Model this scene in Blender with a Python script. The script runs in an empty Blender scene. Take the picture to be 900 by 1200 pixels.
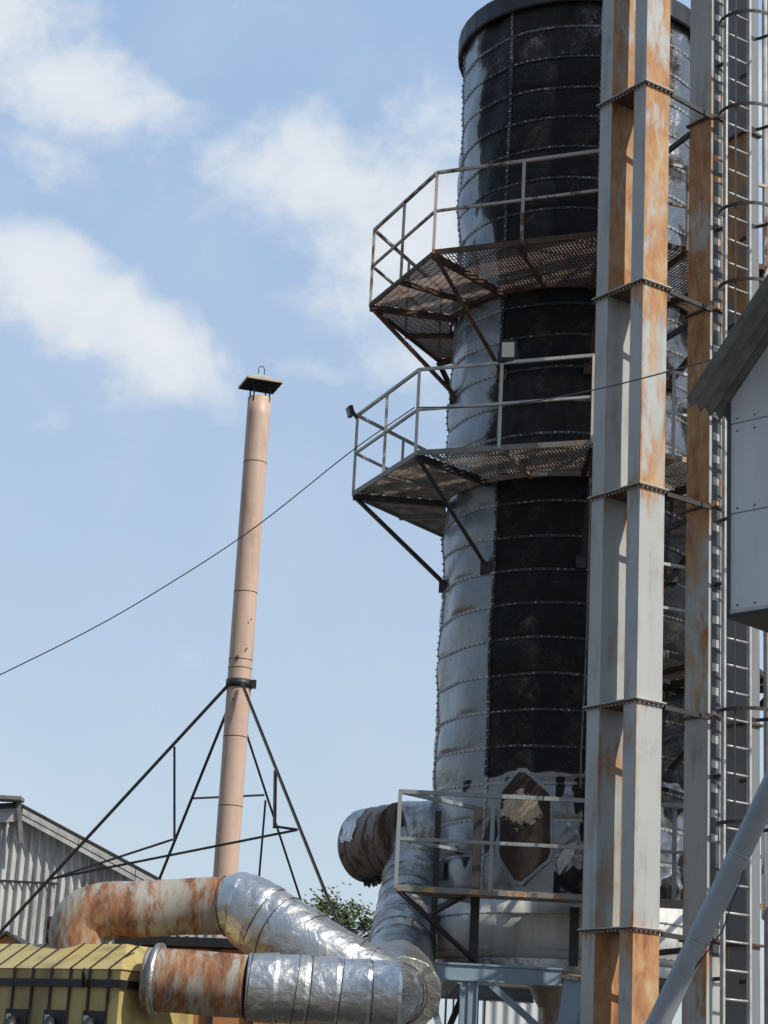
import bpy, bmesh, math, random
from mathutils import Vector, Matrix, noise

random.seed(7)
PI = math.pi
D = bpy.data
S = bpy.context.scene
COL = S.collection
V3 = Vector

# ------------------------------------------------------------------ camera model
FPX = 2392.0
PITCH, ROLL, EYE = math.radians(16.4), math.radians(3.0), 1.6
_F = V3((0, math.cos(PITCH), math.sin(PITCH)))
_r0 = V3((1, 0, 0))
_u0 = V3((0, -math.sin(PITCH), math.cos(PITCH)))
_R = _r0 * math.cos(ROLL) + _u0 * math.sin(ROLL)
_U = _u0 * math.cos(ROLL) - _r0 * math.sin(ROLL)
CAM = V3((0, 0, EYE))


def ray(x, y):
    return _F + _R * ((x - 450) / FPX) + _U * ((600 - y) / FPX)


def at(x, y, Y):
    """survey point: the photo's line of sight met at ground distance Y"""
    d = ray(x, y)
    return CAM + d * (Y / d.y)


def atz(x, y, z):
    d = ray(x, y)
    return CAM + d * ((z - EYE) / d.z)


# ------------------------------------------------------------------ node helpers
def new_mat(name):
    m = D.materials.new(name)
    m.use_nodes = True
    nt = m.node_tree
    nt.nodes.clear()
    out = nt.nodes.new('ShaderNodeOutputMaterial')
    b = nt.nodes.new('ShaderNodeBsdfPrincipled')
    nt.links.new(b.outputs[0], out.inputs[0])
    return m, nt, b


class NT:
    def __init__(self, nt):
        self.nt = nt

    def n(self, t, **kw):
        x = self.nt.nodes.new(t)
        for k, v in kw.items():
            setattr(x, k, v)
        return x

    def link(self, a, b):
        self.nt.links.new(a, b)

    def val(self, sock, v):
        if hasattr(v, 'is_output') or hasattr(v, 'links'):
            self.link(v, sock)
        else:
            sock.default_value = v

    def coord(self, scale=(1, 1, 1), kind='Object', rot=(0, 0, 0)):
        t = self.n('ShaderNodeTexCoord')
        m = self.n('ShaderNodeMapping')
        m.inputs['Scale'].default_value = scale
        m.inputs['Rotation'].default_value = rot
        self.link(t.outputs[kind], m.inputs['Vector'])
        return m.outputs[0]

    def noise(self, vec, scale, detail=4, rough=.55, dist=0.0):
        x = self.n('ShaderNodeTexNoise')
        self.link(vec, x.inputs['Vector'])
        x.inputs['Scale'].default_value = scale
        x.inputs['Detail'].default_value = detail
        x.inputs['Roughness'].default_value = rough
        x.inputs['Distortion'].default_value = dist
        return x.outputs[0]

    def math(self, op, a, b=0.0, c=None, clamp=False):
        x = self.n('ShaderNodeMath', operation=op)
        x.use_clamp = clamp
        self.val(x.inputs[0], a)
        self.val(x.inputs[1], b)
        if c is not None:
            self.val(x.inputs[2], c)
        return x.outputs[0]

    def step(self, v, lo, hi, t0=0.0, t1=1.0):
        x = self.n('ShaderNodeMapRange', interpolation_type='SMOOTHSTEP')
        self.val(x.inputs['Value'], v)
        x.inputs['From Min'].default_value = lo
        x.inputs['From Max'].default_value = hi
        x.inputs['To Min'].default_value = t0
        x.inputs['To Max'].default_value = t1
        return x.outputs[0]

    def mix(self, f, a, b):
        x = self.n('ShaderNodeMix', data_type='RGBA')
        self.val(x.inputs[0], f)
        for i, v in ((6, a), (7, b)):
            if isinstance(v, tuple):
                x.inputs[i].default_value = (v[0], v[1], v[2], 1)
            else:
                self.link(v, x.inputs[i])
        return x.outputs[2]

    def ramp(self, f, stops):
        x = self.n('ShaderNodeValToRGB')
        cr = x.color_ramp
        while len(cr.elements) < len(stops):
            cr.elements.new(.5)
        for e, (p, c) in zip(cr.elements, stops):
            e.position = p
            e.color = (c[0], c[1], c[2], 1)
        self.link(f, x.inputs[0])
        return x.outputs[0]

    def attr(self, name):
        x = self.n('ShaderNodeAttribute', attribute_name=name)
        return x.outputs['Fac']

    def bump(self, h, strength=.3, dist=.02, normal=None):
        x = self.n('ShaderNodeBump')
        x.inputs['Strength'].default_value = strength
        x.inputs['Distance'].default_value = dist
        self.link(h, x.inputs['Height'])
        if normal is not None:
            self.link(normal, x.inputs['Normal'])
        return x.outputs[0]


RUST = [(0.12, (.07, .028, .016)), (.30, (.22, .09, .04)), (.50, (.40, .20, .085)), (.68, (.46, .29, .15)), (.85, (.47, .39, .29))]


def m_painted(name, paint, rust=None, grime=.5, rough=.5, stretch=.45, attr=False, scale=2.6, grimecol=(.10, .085, .06), rustcols=RUST, soft=.05, axes=None):
    """weathered paint with rust: amount 'rust' (0..1) or the per-face attribute"""
    m, nt, b = new_mat(name)
    N = NT(nt)
    c = N.coord(axes or (1, 1, stretch))
    cf = N.coord((1, 1, .10))
    hue = N.noise(c, scale * 1.7, 6, .65, .5)
    n1 = N.noise(c, scale, 6, .62, .3)
    n2 = N.noise(c, scale * 4.5, 5, .6)
    streak = N.noise(cf, 7, 3, .5)
    big = N.noise(c, .8, 3)
    g = N.math('MULTIPLY', N.step(N.math('ADD', N.math('MULTIPLY', streak, .55), N.math('MULTIPLY', n1, .8)), .62, .95), grime)
    pv = N.math('MULTIPLY_ADD', big, .35, .82)
    hv = N.n('ShaderNodeHueSaturation')
    hv.inputs['Color'].default_value = (*paint, 1)
    N.link(pv, hv.inputs['Value'])
    base = N.mix(g, hv.outputs[0], grimecol)
    mask_in = N.math('ADD', N.math('MULTIPLY', n1, .72), N.math('MULTIPLY', n2, .28))
    if attr:
        r = N.attr('rust')
    else:
        r = rust
    thr = N.math('MULTIPLY_ADD', r, -.52, .80)
    msk = N.step(N.math('SUBTRACT', mask_in, thr), -soft * .7, soft)
    hn = N.math('MULTIPLY_ADD', n2, .25, N.math('MULTIPLY_ADD', streak, .12, N.math('MULTIPLY', hue, .70)))
    rc = N.ramp(N.math('MULTIPLY_ADD', N.math('SUBTRACT', hn, .53), 1.7, .55), rustcols)
    col = N.mix(msk, base, rc)
    N.link(col, b.inputs['Base Color'])
    N.link(N.math('MULTIPLY_ADD', msk, .35, rough), b.inputs['Roughness'])
    N.link(N.bump(N.math('ADD', N.math('MULTIPLY', n2, .6), msk), .25, .006), b.inputs['Normal'])
    return m


def m_plain(name, colr, rough=.6, metal=0.0, var=.35, scale=6, bump=.15, col2=None):
    m, nt, b = new_mat(name)
    N = NT(nt)
    c = N.coord()
    n = N.noise(c, scale, 6, .6)
    dark = tuple(v * (1 - var) for v in colr) if col2 is None else col2
    N.link(N.mix(N.step(n, .35, .7), colr, dark), b.inputs['Base Color'])
    b.inputs['Roughness'].default_value = rough
    b.inputs['Metallic'].default_value = metal
    if bump:
        N.link(N.bump(n, bump, .01), b.inputs['Normal'])
    return m


def m_foil(name, colr=(.74, .75, .75), rough=.24, crump=.55, sc=7, dirt=.35):
    m, nt, b = new_mat(name)
    N = NT(nt)
    c = N.coord()
    n1 = N.noise(c, sc, 3, .5, .8)
    n2 = N.noise(c, sc * 3, 3, .55, 1.0)
    v = N.n('ShaderNodeTexVoronoi', feature='DISTANCE_TO_EDGE')
    v.inputs['Scale'].default_value = sc * 1.3
    N.link(c, v.inputs['Vector'])
    h = N.math('ADD', N.math('ADD', n1, N.math('MULTIPLY', n2, .35)), N.math('MULTIPLY', v.outputs['Distance'], .5))
    N.link(N.bump(h, crump, .05), b.inputs['Normal'])
    d = N.step(N.noise(c, 2.2, 5, .65), .42, .75)
    N.link(N.mix(N.math('MULTIPLY', d, dirt), colr, (.22, .20, .17)), b.inputs['Base Color'])
    b.inputs['Metallic'].default_value = .92
    N.link(N.math('MULTIPLY_ADD', d, .25, rough), b.inputs['Roughness'])
    return m


M = {}
M['leg'] = m_painted('weathered_leg_paint', (.405, .415, .395), attr=True, grime=.6, soft=.085, scale=2.3)
M['leg_dark'] = m_painted('dark_grey_leg_paint', (.19, .20, .205), attr=True, grime=.4, soft=.085, scale=2.3)
M['frame'] = m_painted('blue_grey_frame_paint', (.22, .29, .34), .25, .5)
M['rail_rust'] = m_painted('rusty_rail_paint', (.38, .34, .30), .52, .6, scale=5,
                           rustcols=[(0.25, (.05, .02, .014)), (.5, (.12, .05, .03)), (.7, (.2, .09, .05)), (.85, (.3, .18, .1))])
M['rail_grey'] = m_painted('grey_rail_paint', (.46, .45, .42), .28, .6, scale=5)
M['dark_steel'] = m_plain('dark_steel', (.045, .04, .038), .6, .2)
M['brown_steel'] = m_plain('brown_rusty_steel', (.10, .055, .035), .8, .0, .5, 9)
M['cap_black'] = m_plain('shaded_cap_underside', (.008, .008, .008), 1.0, 0, .2, 5, 0)  # near-black: the shade under the cap is put into the colour
M['black'] = m_plain('black_paint', (.018, .018, .02), .5)
M['grating'] = m_plain('rusty_grating', (.20, .135, .10), .8, .1, .5, 5)
M['grating2'] = m_plain('grey_grating', (.30, .26, .21), .75, .2, .55, 4, col2=(.12, .07, .04))
M['ladder'] = m_plain('galvanised_ladder', (.52, .52, .50), .45, .35, .3, 8)
M['dark_grey'] = m_plain('dark_grey_sheet', (.085, .093, .097), .6, .2, .35, 5)  # cabin joints, and the shade in the second leg's pattern strip
M['foil'] = m_foil('aluminium_foil', (.60, .60, .585), .34, .45, 4.5, .5)
M['foil_dull'] = m_foil('dull_aluminium_foil', (.46, .455, .43), .36, .5, 4.0, .6)
M['duct_rust'] = m_painted('rusted_duct_paint', (.32, .295, .245), .61, .5, scale=2.2, soft=.08, axes=(2.6, .8, .8),
                           rustcols=[(0.2, (.04, .018, .012)), (.42, (.13, .052, .026)), (.62, (.27, .125, .058)), (.82, (.38, .25, .14))])
M['duct_brown'] = m_painted('brown_wrapped_duct', (.20, .155, .12), .55, .5, scale=3.5,
                            rustcols=[(.25, (.03, .015, .01)), (.5, (.08, .04, .025)), (.7, (.15, .085, .05)), (.85, (.24, .17, .12))])
M['chimney'] = m_painted('salmon_chimney_paint', (.53, .375, .285), .15, .7, scale=3, grimecol=(.3, .19, .13))
M['yellow'] = m_painted('yellow_casing_paint', (.44, .345, .135), .10, .7, scale=3, grimecol=(.16, .12, .045))
M['orange'] = m_painted('orange_wall_paint', (.50, .22, .085), .12, .5)
M['white_metal'] = m_painted('pale_blue_sheet', (.62, .655, .67), .10, .30, stretch=.3)
M['roof_sheet'] = m_plain('weathered_roof_sheet', (.20, .205, .19), .8, .0, .45, 4)
M['cable'] = m_plain('black_cable', (.03, .022, .03), .5, 0, .2, 5, 0)
M['spout'] = m_painted('grey_spout_paint', (.31, .345, .375), .08, .35)
M['hatch'] = m_painted('rusted_hatch', (.30, .18, .11), .86, .4, scale=5, stretch=.8,
                       rustcols=[(.15, (.018, .010, .008)), (.4, (.04, .019, .013)), (.6, (.075, .034, .021)), (.85, (.14, .07, .045))])
M['flake'] = m_painted('flaking_cream_paint', (.50, .40, .27), .44, .6, scale=9)
M['plank'] = m_plain('weathered_planks', (.33, .29, .24), .85, 0, .5, 3)
M['base'] = m_painted('pale_base_sheet', (.60, .60, .575), .16, .6, .45, stretch=.3)
M['cap'] = m_painted('weathered_cap_sheet', (.44, .37, .29), .2, .5)
M['weath'] = m_painted('weathered_steel', (.20, .185, .165), .45, .6, scale=4)
M['rail_low'] = m_painted('blue_grey_rail_paint', (.26, .285, .29), .22, .6, scale=5)
M['glass'] = m_plain('lamp_glass', (.62, .62, .5), .2, 0, .1, 4, 0)
M['dark_glass'] = m_plain('dark_opening', (.012, .012, .014), .3, 0, .1, 4, 0)
M['trim'] = m_plain('white_trim', (.48, .48, .46), .7, 0, .35, 5)
M['bag'] = m_plain('white_plastic', (.75, .75, .73), .5, 0, .1, 5)
M['bolt'] = m_plain('bolt_zinc', (.45, .44, .42), .45, .5, .4, 30, 0)
M['bark'] = m_plain('tree_bark', (.10, .075, .05), .9)
M['leaf'] = m_plain('leaf_green', (.075, .105, .03), .6, 0, .45, 3, 0)


def m_corr(name, colr, stain, amount=.5):
    m, nt, b = new_mat(name)
    N = NT(nt)
    c = N.coord((1, 1, .35))
    c2 = N.coord((1, 1, .06))
    n = N.noise(c, 1.3, 7, .68)
    s = N.noise(c2, 9, 4, .6)
    k = N.step(N.math('ADD', N.math('MULTIPLY', n, .75), N.math('MULTIPLY', s, .35)), .52, .72)
    N.link(N.mix(N.math('MULTIPLY', k, amount), colr, stain), b.inputs['Base Color'])
    b.inputs['Roughness'].default_value = .65
    b.inputs['Metallic'].default_value = .15
    return m


M['corr'] = m_corr('corrugated_white_sheet', (.50, .495, .47), (.09, .085, .075), .75)
M['corr_pale'] = m_corr('corrugated_pale_sheet', (.5, .52, .52), (.2, .2, .2), .5)


def m_silo():
    m, nt, b = new_mat('silo_cladding')
    N = NT(nt)
    c = N.coord()
    cs = N.coord((1, 1, .25))
    a = N.attr('soot')
    n1 = N.noise(c, 2.2, 6, .65, .6)
    n2 = N.noise(c, 14, 5, .65)
    st = N.noise(cs, 9, 4, .6)
    k = N.step(N.math('ADD', a, N.math('MULTIPLY', N.math('SUBTRACT', N.math('MULTIPLY_ADD', n2, .4, N.math('MULTIPLY', n1, .6)), .5), .9)), .36, .62)
    galv = N.ramp(N.math('ADD', N.math('MULTIPLY', n1, .6), N.math('MULTIPLY', st, .4)),
                  [(.3, (.19, .20, .205)), (.48, (.245, .255, .26)), (.65, (.225, .23, .235)), (.82, (.12, .12, .115))])
    n4 = N.noise(c, 34, 5, .7, 1.5)
    wear_glint = N.step(N.math('ADD', N.math('MULTIPLY', n4, .5), N.math('MULTIPLY', n1, .5)), .50, .66)  # scuffs, plus crinkle glints painted in as paler specks
    soot = N.mix(N.math('MULTIPLY', wear_glint, .7), (.0065, .0062, .0062), (.07, .062, .054))
    thin = N.step(a, .97, .62)
    soot = N.mix(N.math('MULTIPLY', thin, N.step(st, .2, .75)), soot, (.036, .032, .029))
    br = N.step(n1, .52, .72)
    soot2 = N.mix(N.math('MULTIPLY', br, .5), soot, (.026, .018, .013))
    N.link(N.mix(k, galv, soot2), b.inputs['Base Color'])
    N.link(N.math('MULTIPLY_ADD', k, -.82, .85), b.inputs['Metallic'])
    N.link(N.math('MULTIPLY_ADD', k, .20, N.math('MULTIPLY_ADD', n2, .16, .22)), b.inputs['Roughness'])
    N.link(N.math('MULTIPLY_ADD', k, -.32, .5), b.inputs['Specular IOR Level'])
    v = N.noise(c, 6, 4, .6, 1.2)
    h = N.math('ADD', v, N.math('MULTIPLY', n2, .3))
    N.link(N.bump(N.math('MULTIPLY', h, N.math('MULTIPLY_ADD', k, .6, .4)), .55, .035), b.inputs['Normal'])
    return m


M['silo'] = m_silo()


def m_ring():
    m, nt, b = new_mat('silo_seam_strip')
    N = NT(nt)
    c = N.coord()
    n = N.noise(c, 3.5, 5, .65)
    n2 = N.noise(c, 25, 3, .6)
    k = N.step(N.math('ADD', N.math('MULTIPLY', N.attr('soot'), .42), N.math('MULTIPLY_ADD', n2, .35, N.math('MULTIPLY', n, .5))), .48, .82)
    N.link(N.mix(k, (.36, .36, .35), (.02, .018, .016)), b.inputs['Base Color'])
    N.link(N.math('MULTIPLY_ADD', k, -.4, .5), b.inputs['Metallic'])
    b.inputs['Roughness'].default_value = .5
    return m


M['ring'] = m_ring()


# ------------------------------------------------------------------ mesh builder
class MB:
    def __init__(self):
        self.bm = bmesh.new()

    def quadbox(self, c8):
        v = [self.bm.verts.new(p) for p in c8]
        for f in ((0, 3, 2, 1), (4, 5, 6, 7), (0, 1, 5, 4), (1, 2, 6, 5), (2, 3, 7, 6), (3, 0, 4, 7)):
            self.bm.faces.new([v[i] for i in f])
        return self

    def obox(self, o, a, b, c):
        """box from corner o with edge vectors a b c"""
        o, a, b, c = V3(o), V3(a), V3(b), V3(c)
        if a.cross(b).dot(c) < 0:
            a, b = b, a
        return self.quadbox([o, o + a, o + a + b, o + b, o + c, o + a + c, o + a + b + c, o + b + c])

    def cbox(self, c, sx, sy, sz, ax=V3((1, 0, 0)), ay=V3((0, 1, 0))):
        az = V3((0, 0, 1))
        ax, ay = V3(ax), V3(ay)
        return self.obox(V3(c) - ax * sx / 2 - ay * sy / 2 - az * sz / 2, ax * sx, ay * sy, az * sz)

    def bar(self, p, q, w=.05, h=None, up=V3((0, 0, 1))):
        p, q = V3(p), V3(q)
        h = h or w
        d = (q - p).normalized()
        s = d.cross(up)
        if s.length < 1e-3:
            s = d.cross(V3((0, 1, 0)))
        s.normalize()
        t = s.cross(d).normalized()
        return self.obox(p - s * w / 2 - t * h / 2, s * w, t * h, q - p)

    def angle(self, p, q, w=.06, t=.008, up=V3((0, 0, 1))):
        """L section"""
        p, q = V3(p), V3(q)
        d = (q - p).normalized()
        s = d.cross(up)
        if s.length < 1e-3:
            s = d.cross(V3((0, 1, 0)))
        s.normalize()
        u = s.cross(d).normalized()
        self.obox(p, s * w, u * t, q - p)
        self.obox(p + u * t, s * t, u * (w - t), q - p)
        return self

    def sweep(self, pts, rad, seg=24, cap=True, fn=None):
        pts = [V3(p) for p in pts]
        n = len(pts)
        if not isinstance(rad, (list, tuple)):
            rad = [rad] * n
        tang = []
        for i in range(n):
            a = pts[max(i - 1, 0)]
            c = pts[min(i + 1, n - 1)]
            tang.append((c - a).normalized())
        up = V3((0, 0, 1)) if abs(tang[0].z) < .9 else V3((0, 1, 0))
        s = tang[0].cross(up).normalized()
        rings = []
        for i in range(n):
            t = tang[i]
            s = (s - t * s.dot(t)).normalized()
            u = s.cross(t)
            ring = []
            for k in range(seg):
                an = 2 * PI * k / seg
                dr = s * math.cos(an) + u * math.sin(an)
                r = rad[i]
                p = pts[i] + dr * r
                if fn:
                    p = pts[i] + dr * (r + fn(p, i, an))
                ring.append(self.bm.verts.new(p))
            rings.append(ring)
        for i in range(n - 1):
            for k in range(seg):
                f = self.bm.faces.new((rings[i][k], rings[i + 1][k], rings[i + 1][(k + 1) % seg], rings[i][(k + 1) % seg]))
                f.smooth = True
        if cap:
            self.bm.faces.new(list(rings[0]))
            self.bm.faces.new(list(reversed(rings[-1])))
        return self

    def tube(self, p, q, r, seg=12):
        return self.sweep([p, q], r, seg)

    def prism(self, poly, ext):
        ext = V3(ext)
        a = [self.bm.verts.new(V3(p)) for p in poly]
        b = [self.bm.verts.new(V3(p) + ext) for p in poly]
        n = len(a)
        self.bm.faces.new(list(reversed(a)))
        self.bm.faces.new(b)
        for i in range(n):
            self.bm.faces.new((a[i], a[(i + 1) % n], b[(i + 1) % n], b[i]))
        return self

    def face(self, pts):
        return self.bm.faces.new([self.bm.verts.new(V3(p)) for p in pts])

    def build(self, name, mat, parent=None, attrs=None, fixn=True):
        me = D.meshes.new(name)
        if fixn:
            bmesh.ops.recalc_face_normals(self.bm, faces=self.bm.faces)
        o0 = V3((0, 0, 0))
        root = parent
        while root is not None and root.parent is not None:
            root = root.parent
        if root is not None:
            o0 = root.location.copy()
            bmesh.ops.translate(self.bm, vec=-o0, verts=self.bm.verts)
        self.bm.to_mesh(me)
        self.bm.free()
        for mm in (mat if isinstance(mat, (list, tuple)) else [mat]):
            me.materials.append(mm)
        o = D.objects.new(name, me)
        COL.objects.link(o)
        o.parent = parent
        return o


def thing(name, label, cat, loc, group=None):
    o = D.objects.new(name, None)
    COL.objects.link(o)
    o.location = loc
    o['label'] = label
    o['category'] = cat
    if group:
        o['group'] = group
    o.empty_display_size = .2
    return o


def tag(o, label, cat, group=None):
    o['label'] = label
    o['category'] = cat
    if group:
        o['group'] = group
    return o


def rebase(o):
    """move a single-mesh thing's origin to the base of its own mesh"""
    me = o.data
    xs = [v.co for v in me.vertices]
    c = V3((sum(p.x for p in xs) / len(xs), sum(p.y for p in xs) / len(xs), min(p.z for p in xs)))
    me.transform(Matrix.Translation(-c))
    o.location = c
    return o


def spline(pts, n=10):
    """Catmull-Rom through points"""
    P = [V3(p) for p in pts]
    P = [P[0] * 2 - P[1]] + P + [P[-1] * 2 - P[-2]]
    out = []
    for i in range(1, len(P) - 2):
        for k in range(n):
            t = k / n
            a, b, c, d = P[i - 1], P[i], P[i + 1], P[i + 2]
            out.append(.5 * ((2 * b) + (c - a) * t + (2 * a - 5 * b + 4 * c - d) * t * t + (3 * b - a - 3 * c + d) * t ** 3))
    out.append(P[-2])
    return out


def resample(a, b, n):
    a, b = V3(a), V3(b)
    return [a.lerp(b, i / n) for i in range(n + 1)]


# ------------------------------------------------------------------ world, sun, camera
SUN_EL = math.radians(46)
SUN_AZ = math.radians(128)          # clockwise from +Y: the sun stands to the right
sunv = V3((math.sin(SUN_AZ) * math.cos(SUN_EL), math.cos(SUN_AZ) * math.cos(SUN_EL), math.sin(SUN_EL)))

W = D.worlds.new('World')
S.world = W
W.use_nodes = True
nt = W.node_tree
nt.nodes.clear()
N = NT(nt)
wo = N.n('ShaderNodeOutputWorld')
bg = N.n('ShaderNodeBackground')
sky = N.n('ShaderNodeTexSky')
sky.sky_type = 'NISHITA'
sky.sun_disc = False
sky.sun_elevation = SUN_EL
sky.sun_rotation = SUN_AZ
sky.air_density = 1.0
sky.dust_density = 1.6
sky.ozone_density = 1.6
tc = N.n('ShaderNodeTexCoord')
sep = N.n('ShaderNodeSeparateXYZ')
N.link(tc.outputs['Generated'], sep.inputs[0])
dy = N.math('MAXIMUM', N.math('ABSOLUTE', sep.outputs[1]), .08)
u_ = N.math('DIVIDE', sep.outputs[0], dy)
v_ = N.math('DIVIDE', sep.outputs[2], dy)
cmb = N.n('ShaderNodeCombineXYZ')
N.link(u_, cmb.inputs[0])
N.link(v_, cmb.inputs[1])
uv = cmb.outputs[0]
warp = N.n('ShaderNodeTexNoise')
warp.inputs['Scale'].default_value = 14
warp.inputs['Detail'].default_value = 5
N.link(uv, warp.inputs['Vector'])
wv = N.n('ShaderNodeVectorMath', operation='SUBTRACT')
N.link(warp.outputs['Color'], wv.inputs[0])
wv.inputs[1].default_value = (.5, .5, .5)
ws = N.n('ShaderNodeVectorMath', operation='SCALE')
N.link(wv.outputs[0], ws.inputs[0])
ws.inputs['Scale'].default_value = .045
wa = N.n('ShaderNodeVectorMath', operation='ADD')
N.link(uv, wa.inputs[0])
N.link(ws.outputs[0], wa.inputs[1])


def blob(px, py, rx, ry, rot, weight):
    d = ray(px, py)
    m = N.n('ShaderNodeMapping', vector_type='TEXTURE')
    m.inputs['Location'].default_value = (d.x / d.y, d.z / d.y, 0)
    m.inputs['Rotation'].default_value = (0, 0, math.radians(rot))
    m.inputs['Scale'].default_value = (rx / FPX * 1.3, ry / FPX * 1.4, 1)
    N.link(wa.outputs[0], m.inputs['Vector'])
    l = N.n('ShaderNodeVectorMath', operation='LENGTH')
    N.link(m.outputs[0], l.inputs[0])
    return N.math('MULTIPLY', N.math('SUBTRACT', 1.0, l.outputs['Value'], clamp=True), weight)


blobs = [blob(70, 90, 215, 88, -33, 1.35), blob(-10, 30, 170, 100, -20, 1.3), blob(60, 190, 120, 55, -20, .7),
         blob(70, 345, 190, 78, -24, 1.55), blob(170, 395, 150, 62, -26, 1.45), blob(-40, 300, 120, 70, -10, 1.3),
         blob(180, 445, 80, 40, 20, .7),
         blob(400, 215, 200, 110, -12, 1.35), blob(330, 235, 150, 45, 10, .7), blob(480, 300, 160, 140, -40, 1.15),
         blob(470, 420, 110, 70, -10, .75), blob(345, 350, 60, 40, 0, .62), blob(370, 440, 110, 22, -8, .5),
         blob(40, 488, 70, 26, 0, .5), blob(520, 150, 120, 80, 0, .9), blob(700, 200, 220, 160, 0, .9),
         blob(880, 120, 160, 200, 0, .8), blob(980, 500, 200, 160, 0, .7), blob(-250, 200, 200, 120, 0, 1.0),
         blob(1300, 250, 300, 140, 0, 1.0)]
acc = blobs[0]
for bb in blobs[1:]:
    acc = N.math('SMOOTH_MAX', acc, bb, .12)
cn = N.noise(uv, 17, 10, .62, .35)
cn2 = N.noise(uv, 60, 6, .6, .2)
dens = N.math('ADD', acc, N.math('MULTIPLY', N.math('SUBTRACT', N.math('MULTIPLY_ADD', cn2, .28, N.math('MULTIPLY', cn, .72)), .5), 2.1))
front = N.math('GREATER_THAN', sep.outputs[1], 0.0)
cl = N.math('MULTIPLY', N.step(dens, .16, 1.0), .84)
cl = N.math('MULTIPLY', cl, front)
high = N.math('MULTIPLY', N.step(N.noise(uv, 7, 6, .6, .6), .40, .75), .16)
cl = N.math('MAXIMUM', cl, N.math('MULTIPLY', high, front))
SKYK = .112
hel = N.step(sep.outputs[2], -.02, .62)
hazec = N.mix(hel, (5.4, 6.2, 7.0), (3.9, 5.6, 8.2))
skc = N.n('ShaderNodeMix', data_type='RGBA', blend_type='MULTIPLY')
skc.inputs[0].default_value = 1
N.link(N.mix(.62, sky.outputs[0], hazec), skc.inputs[6])
away = N.math('MULTIPLY', N.math('ADD', sep.outputs[0], sep.outputs[1]), -.7071)
dim = N.step(away, .05, .9, 1.0, .58)     # unseen sky behind left darkened to deepen the shade on left-hand faces
dimc = N.n('ShaderNodeCombineXYZ')
for i_ in range(3):
    N.link(dim, dimc.inputs[i_])
N.link(dimc.outputs[0], skc.inputs[7])
ccol = N.mix(N.step(dens, .5, 1.6), (6.0, 6.5, 7.0), (7.2, 7.3, 7.4))
fin = N.mix(cl, skc.outputs[2], ccol)
N.link(fin, bg.inputs['Color'])
bg.inputs['Strength'].default_value = SKYK
N.link(bg.outputs[0], wo.inputs[0])

sl = D.lights.new('sun', 'SUN')
sl.energy = 4.0
sl.angle = math.radians(.6)
sl.color = (1, .94, .85)
so = D.objects.new('sun', sl)
COL.objects.link(so)
so.rotation_euler = (-sunv).to_track_quat('-Z', 'Y').to_euler()

cd = D.cameras.new('camera')
co = D.objects.new('camera', cd)
COL.objects.link(co)
mw = Matrix(((_R.x, _U.x, -_F.x), (_R.y, _U.y, -_F.y), (_R.z, _U.z, -_F.z))).to_4x4()
mw.translation = CAM
co.matrix_world = mw
cd.sensor_fit = 'VERTICAL'
cd.sensor_height = 24
cd.lens = 24 * FPX / 1200
cd.clip_start = .1
cd.clip_end = 5000
S.camera = co
S.view_settings.view_transform = 'Standard'
S.view_settings.look = 'None'
S.view_settings.exposure = .12
S.view_settings.gamma = 1

# ------------------------------------------------------------------ ground
g = MB()
g.face([(-2500, -600, 0), (2500, -600, 0), (2500, 4000, 0), (-2500, 4000, 0)])
go = g.build('ground', m_plain('dusty_ground', (.13, .115, .095), .95, 0, .4, .6, .3))
go['kind'] = 'structure'

# ------------------------------------------------------------------ SILO
AX, AY, SR = 2.40, 25.0, 1.60
ZB, ZT = 3.32, 15.62          # cladding from base frame to roof edge


def th_dir(t):
    """angle measured from the camera side, positive to the right"""
    return V3((math.sin(t), -math.cos(t), 0))


ZR = []
z = 4.93
while z < 15.5:
    ZR.append(z)
    z += .425
RING_Z = [4.52] + ZR
SEAMS = [math.radians(a) for a in (-131, -86.0, -40.5, 3, 24, 66, 111, 158)]


def sm(a, b, x):
    t = max(0, min(1, (x - a) / (b - a)))
    return t * t * (3 - 2 * t)


def ring_wave(t, z):
    return .034 * noise.noise(V3((math.sin(t) * 2.0, math.cos(t) * 2.0, z * .9 + 5)))


def wall_disp(t, z):
    if z < 4.10:
        return .003 * noise.noise(V3((t * 3, z * 3, 2)))
    x, y = math.sin(t) * SR, math.cos(t) * SR
    # rows between rings bulge; each panel a little different
    zz = z - ring_wave(t, z)
    k = 0
    lo, hi = 4.10, RING_Z[0]
    for i, rz in enumerate(RING_Z):
        if zz >= rz:
            lo = rz
            hi = RING_Z[i + 1] if i + 1 < len(RING_Z) else ZT
            k = i + 1
    f = (zz - lo) / max(hi - lo, .01)
    c = 0
    for i, s in enumerate(SEAMS):
        if t > s:
            c = i
    h = noise.noise(V3((k * 7.3 + .5, c * 3.1 + .2, .7)))
    bul = (.012 + .014 * h) * math.sin(PI * max(0, min(1, f)))
    crum = .011 - .007 * sm(-.62, -.75, t) + .016 * sm(.6, .9, t)
    if z < 5.5 and t > -.2:
        crum += .045 * sm(-.17, -.05, t)
    left = sm(-.7, -.9, t)
    big = .052 * noise.noise(V3((x * 1.9, y * 1.9, z * 1.3))) * (.55 + .8 * left)
    a = noise.noise(V3((x * 5, y * 5, z * 4.2 + 3)))
    r = (1 - abs(a)) ** 2
    fine = crum * (r - .4) * .8
    ed = max(0, min(1, min(f, 1 - f) * 7))
    return bul + (big + fine) * (.35 + .65 * ed)


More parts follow.
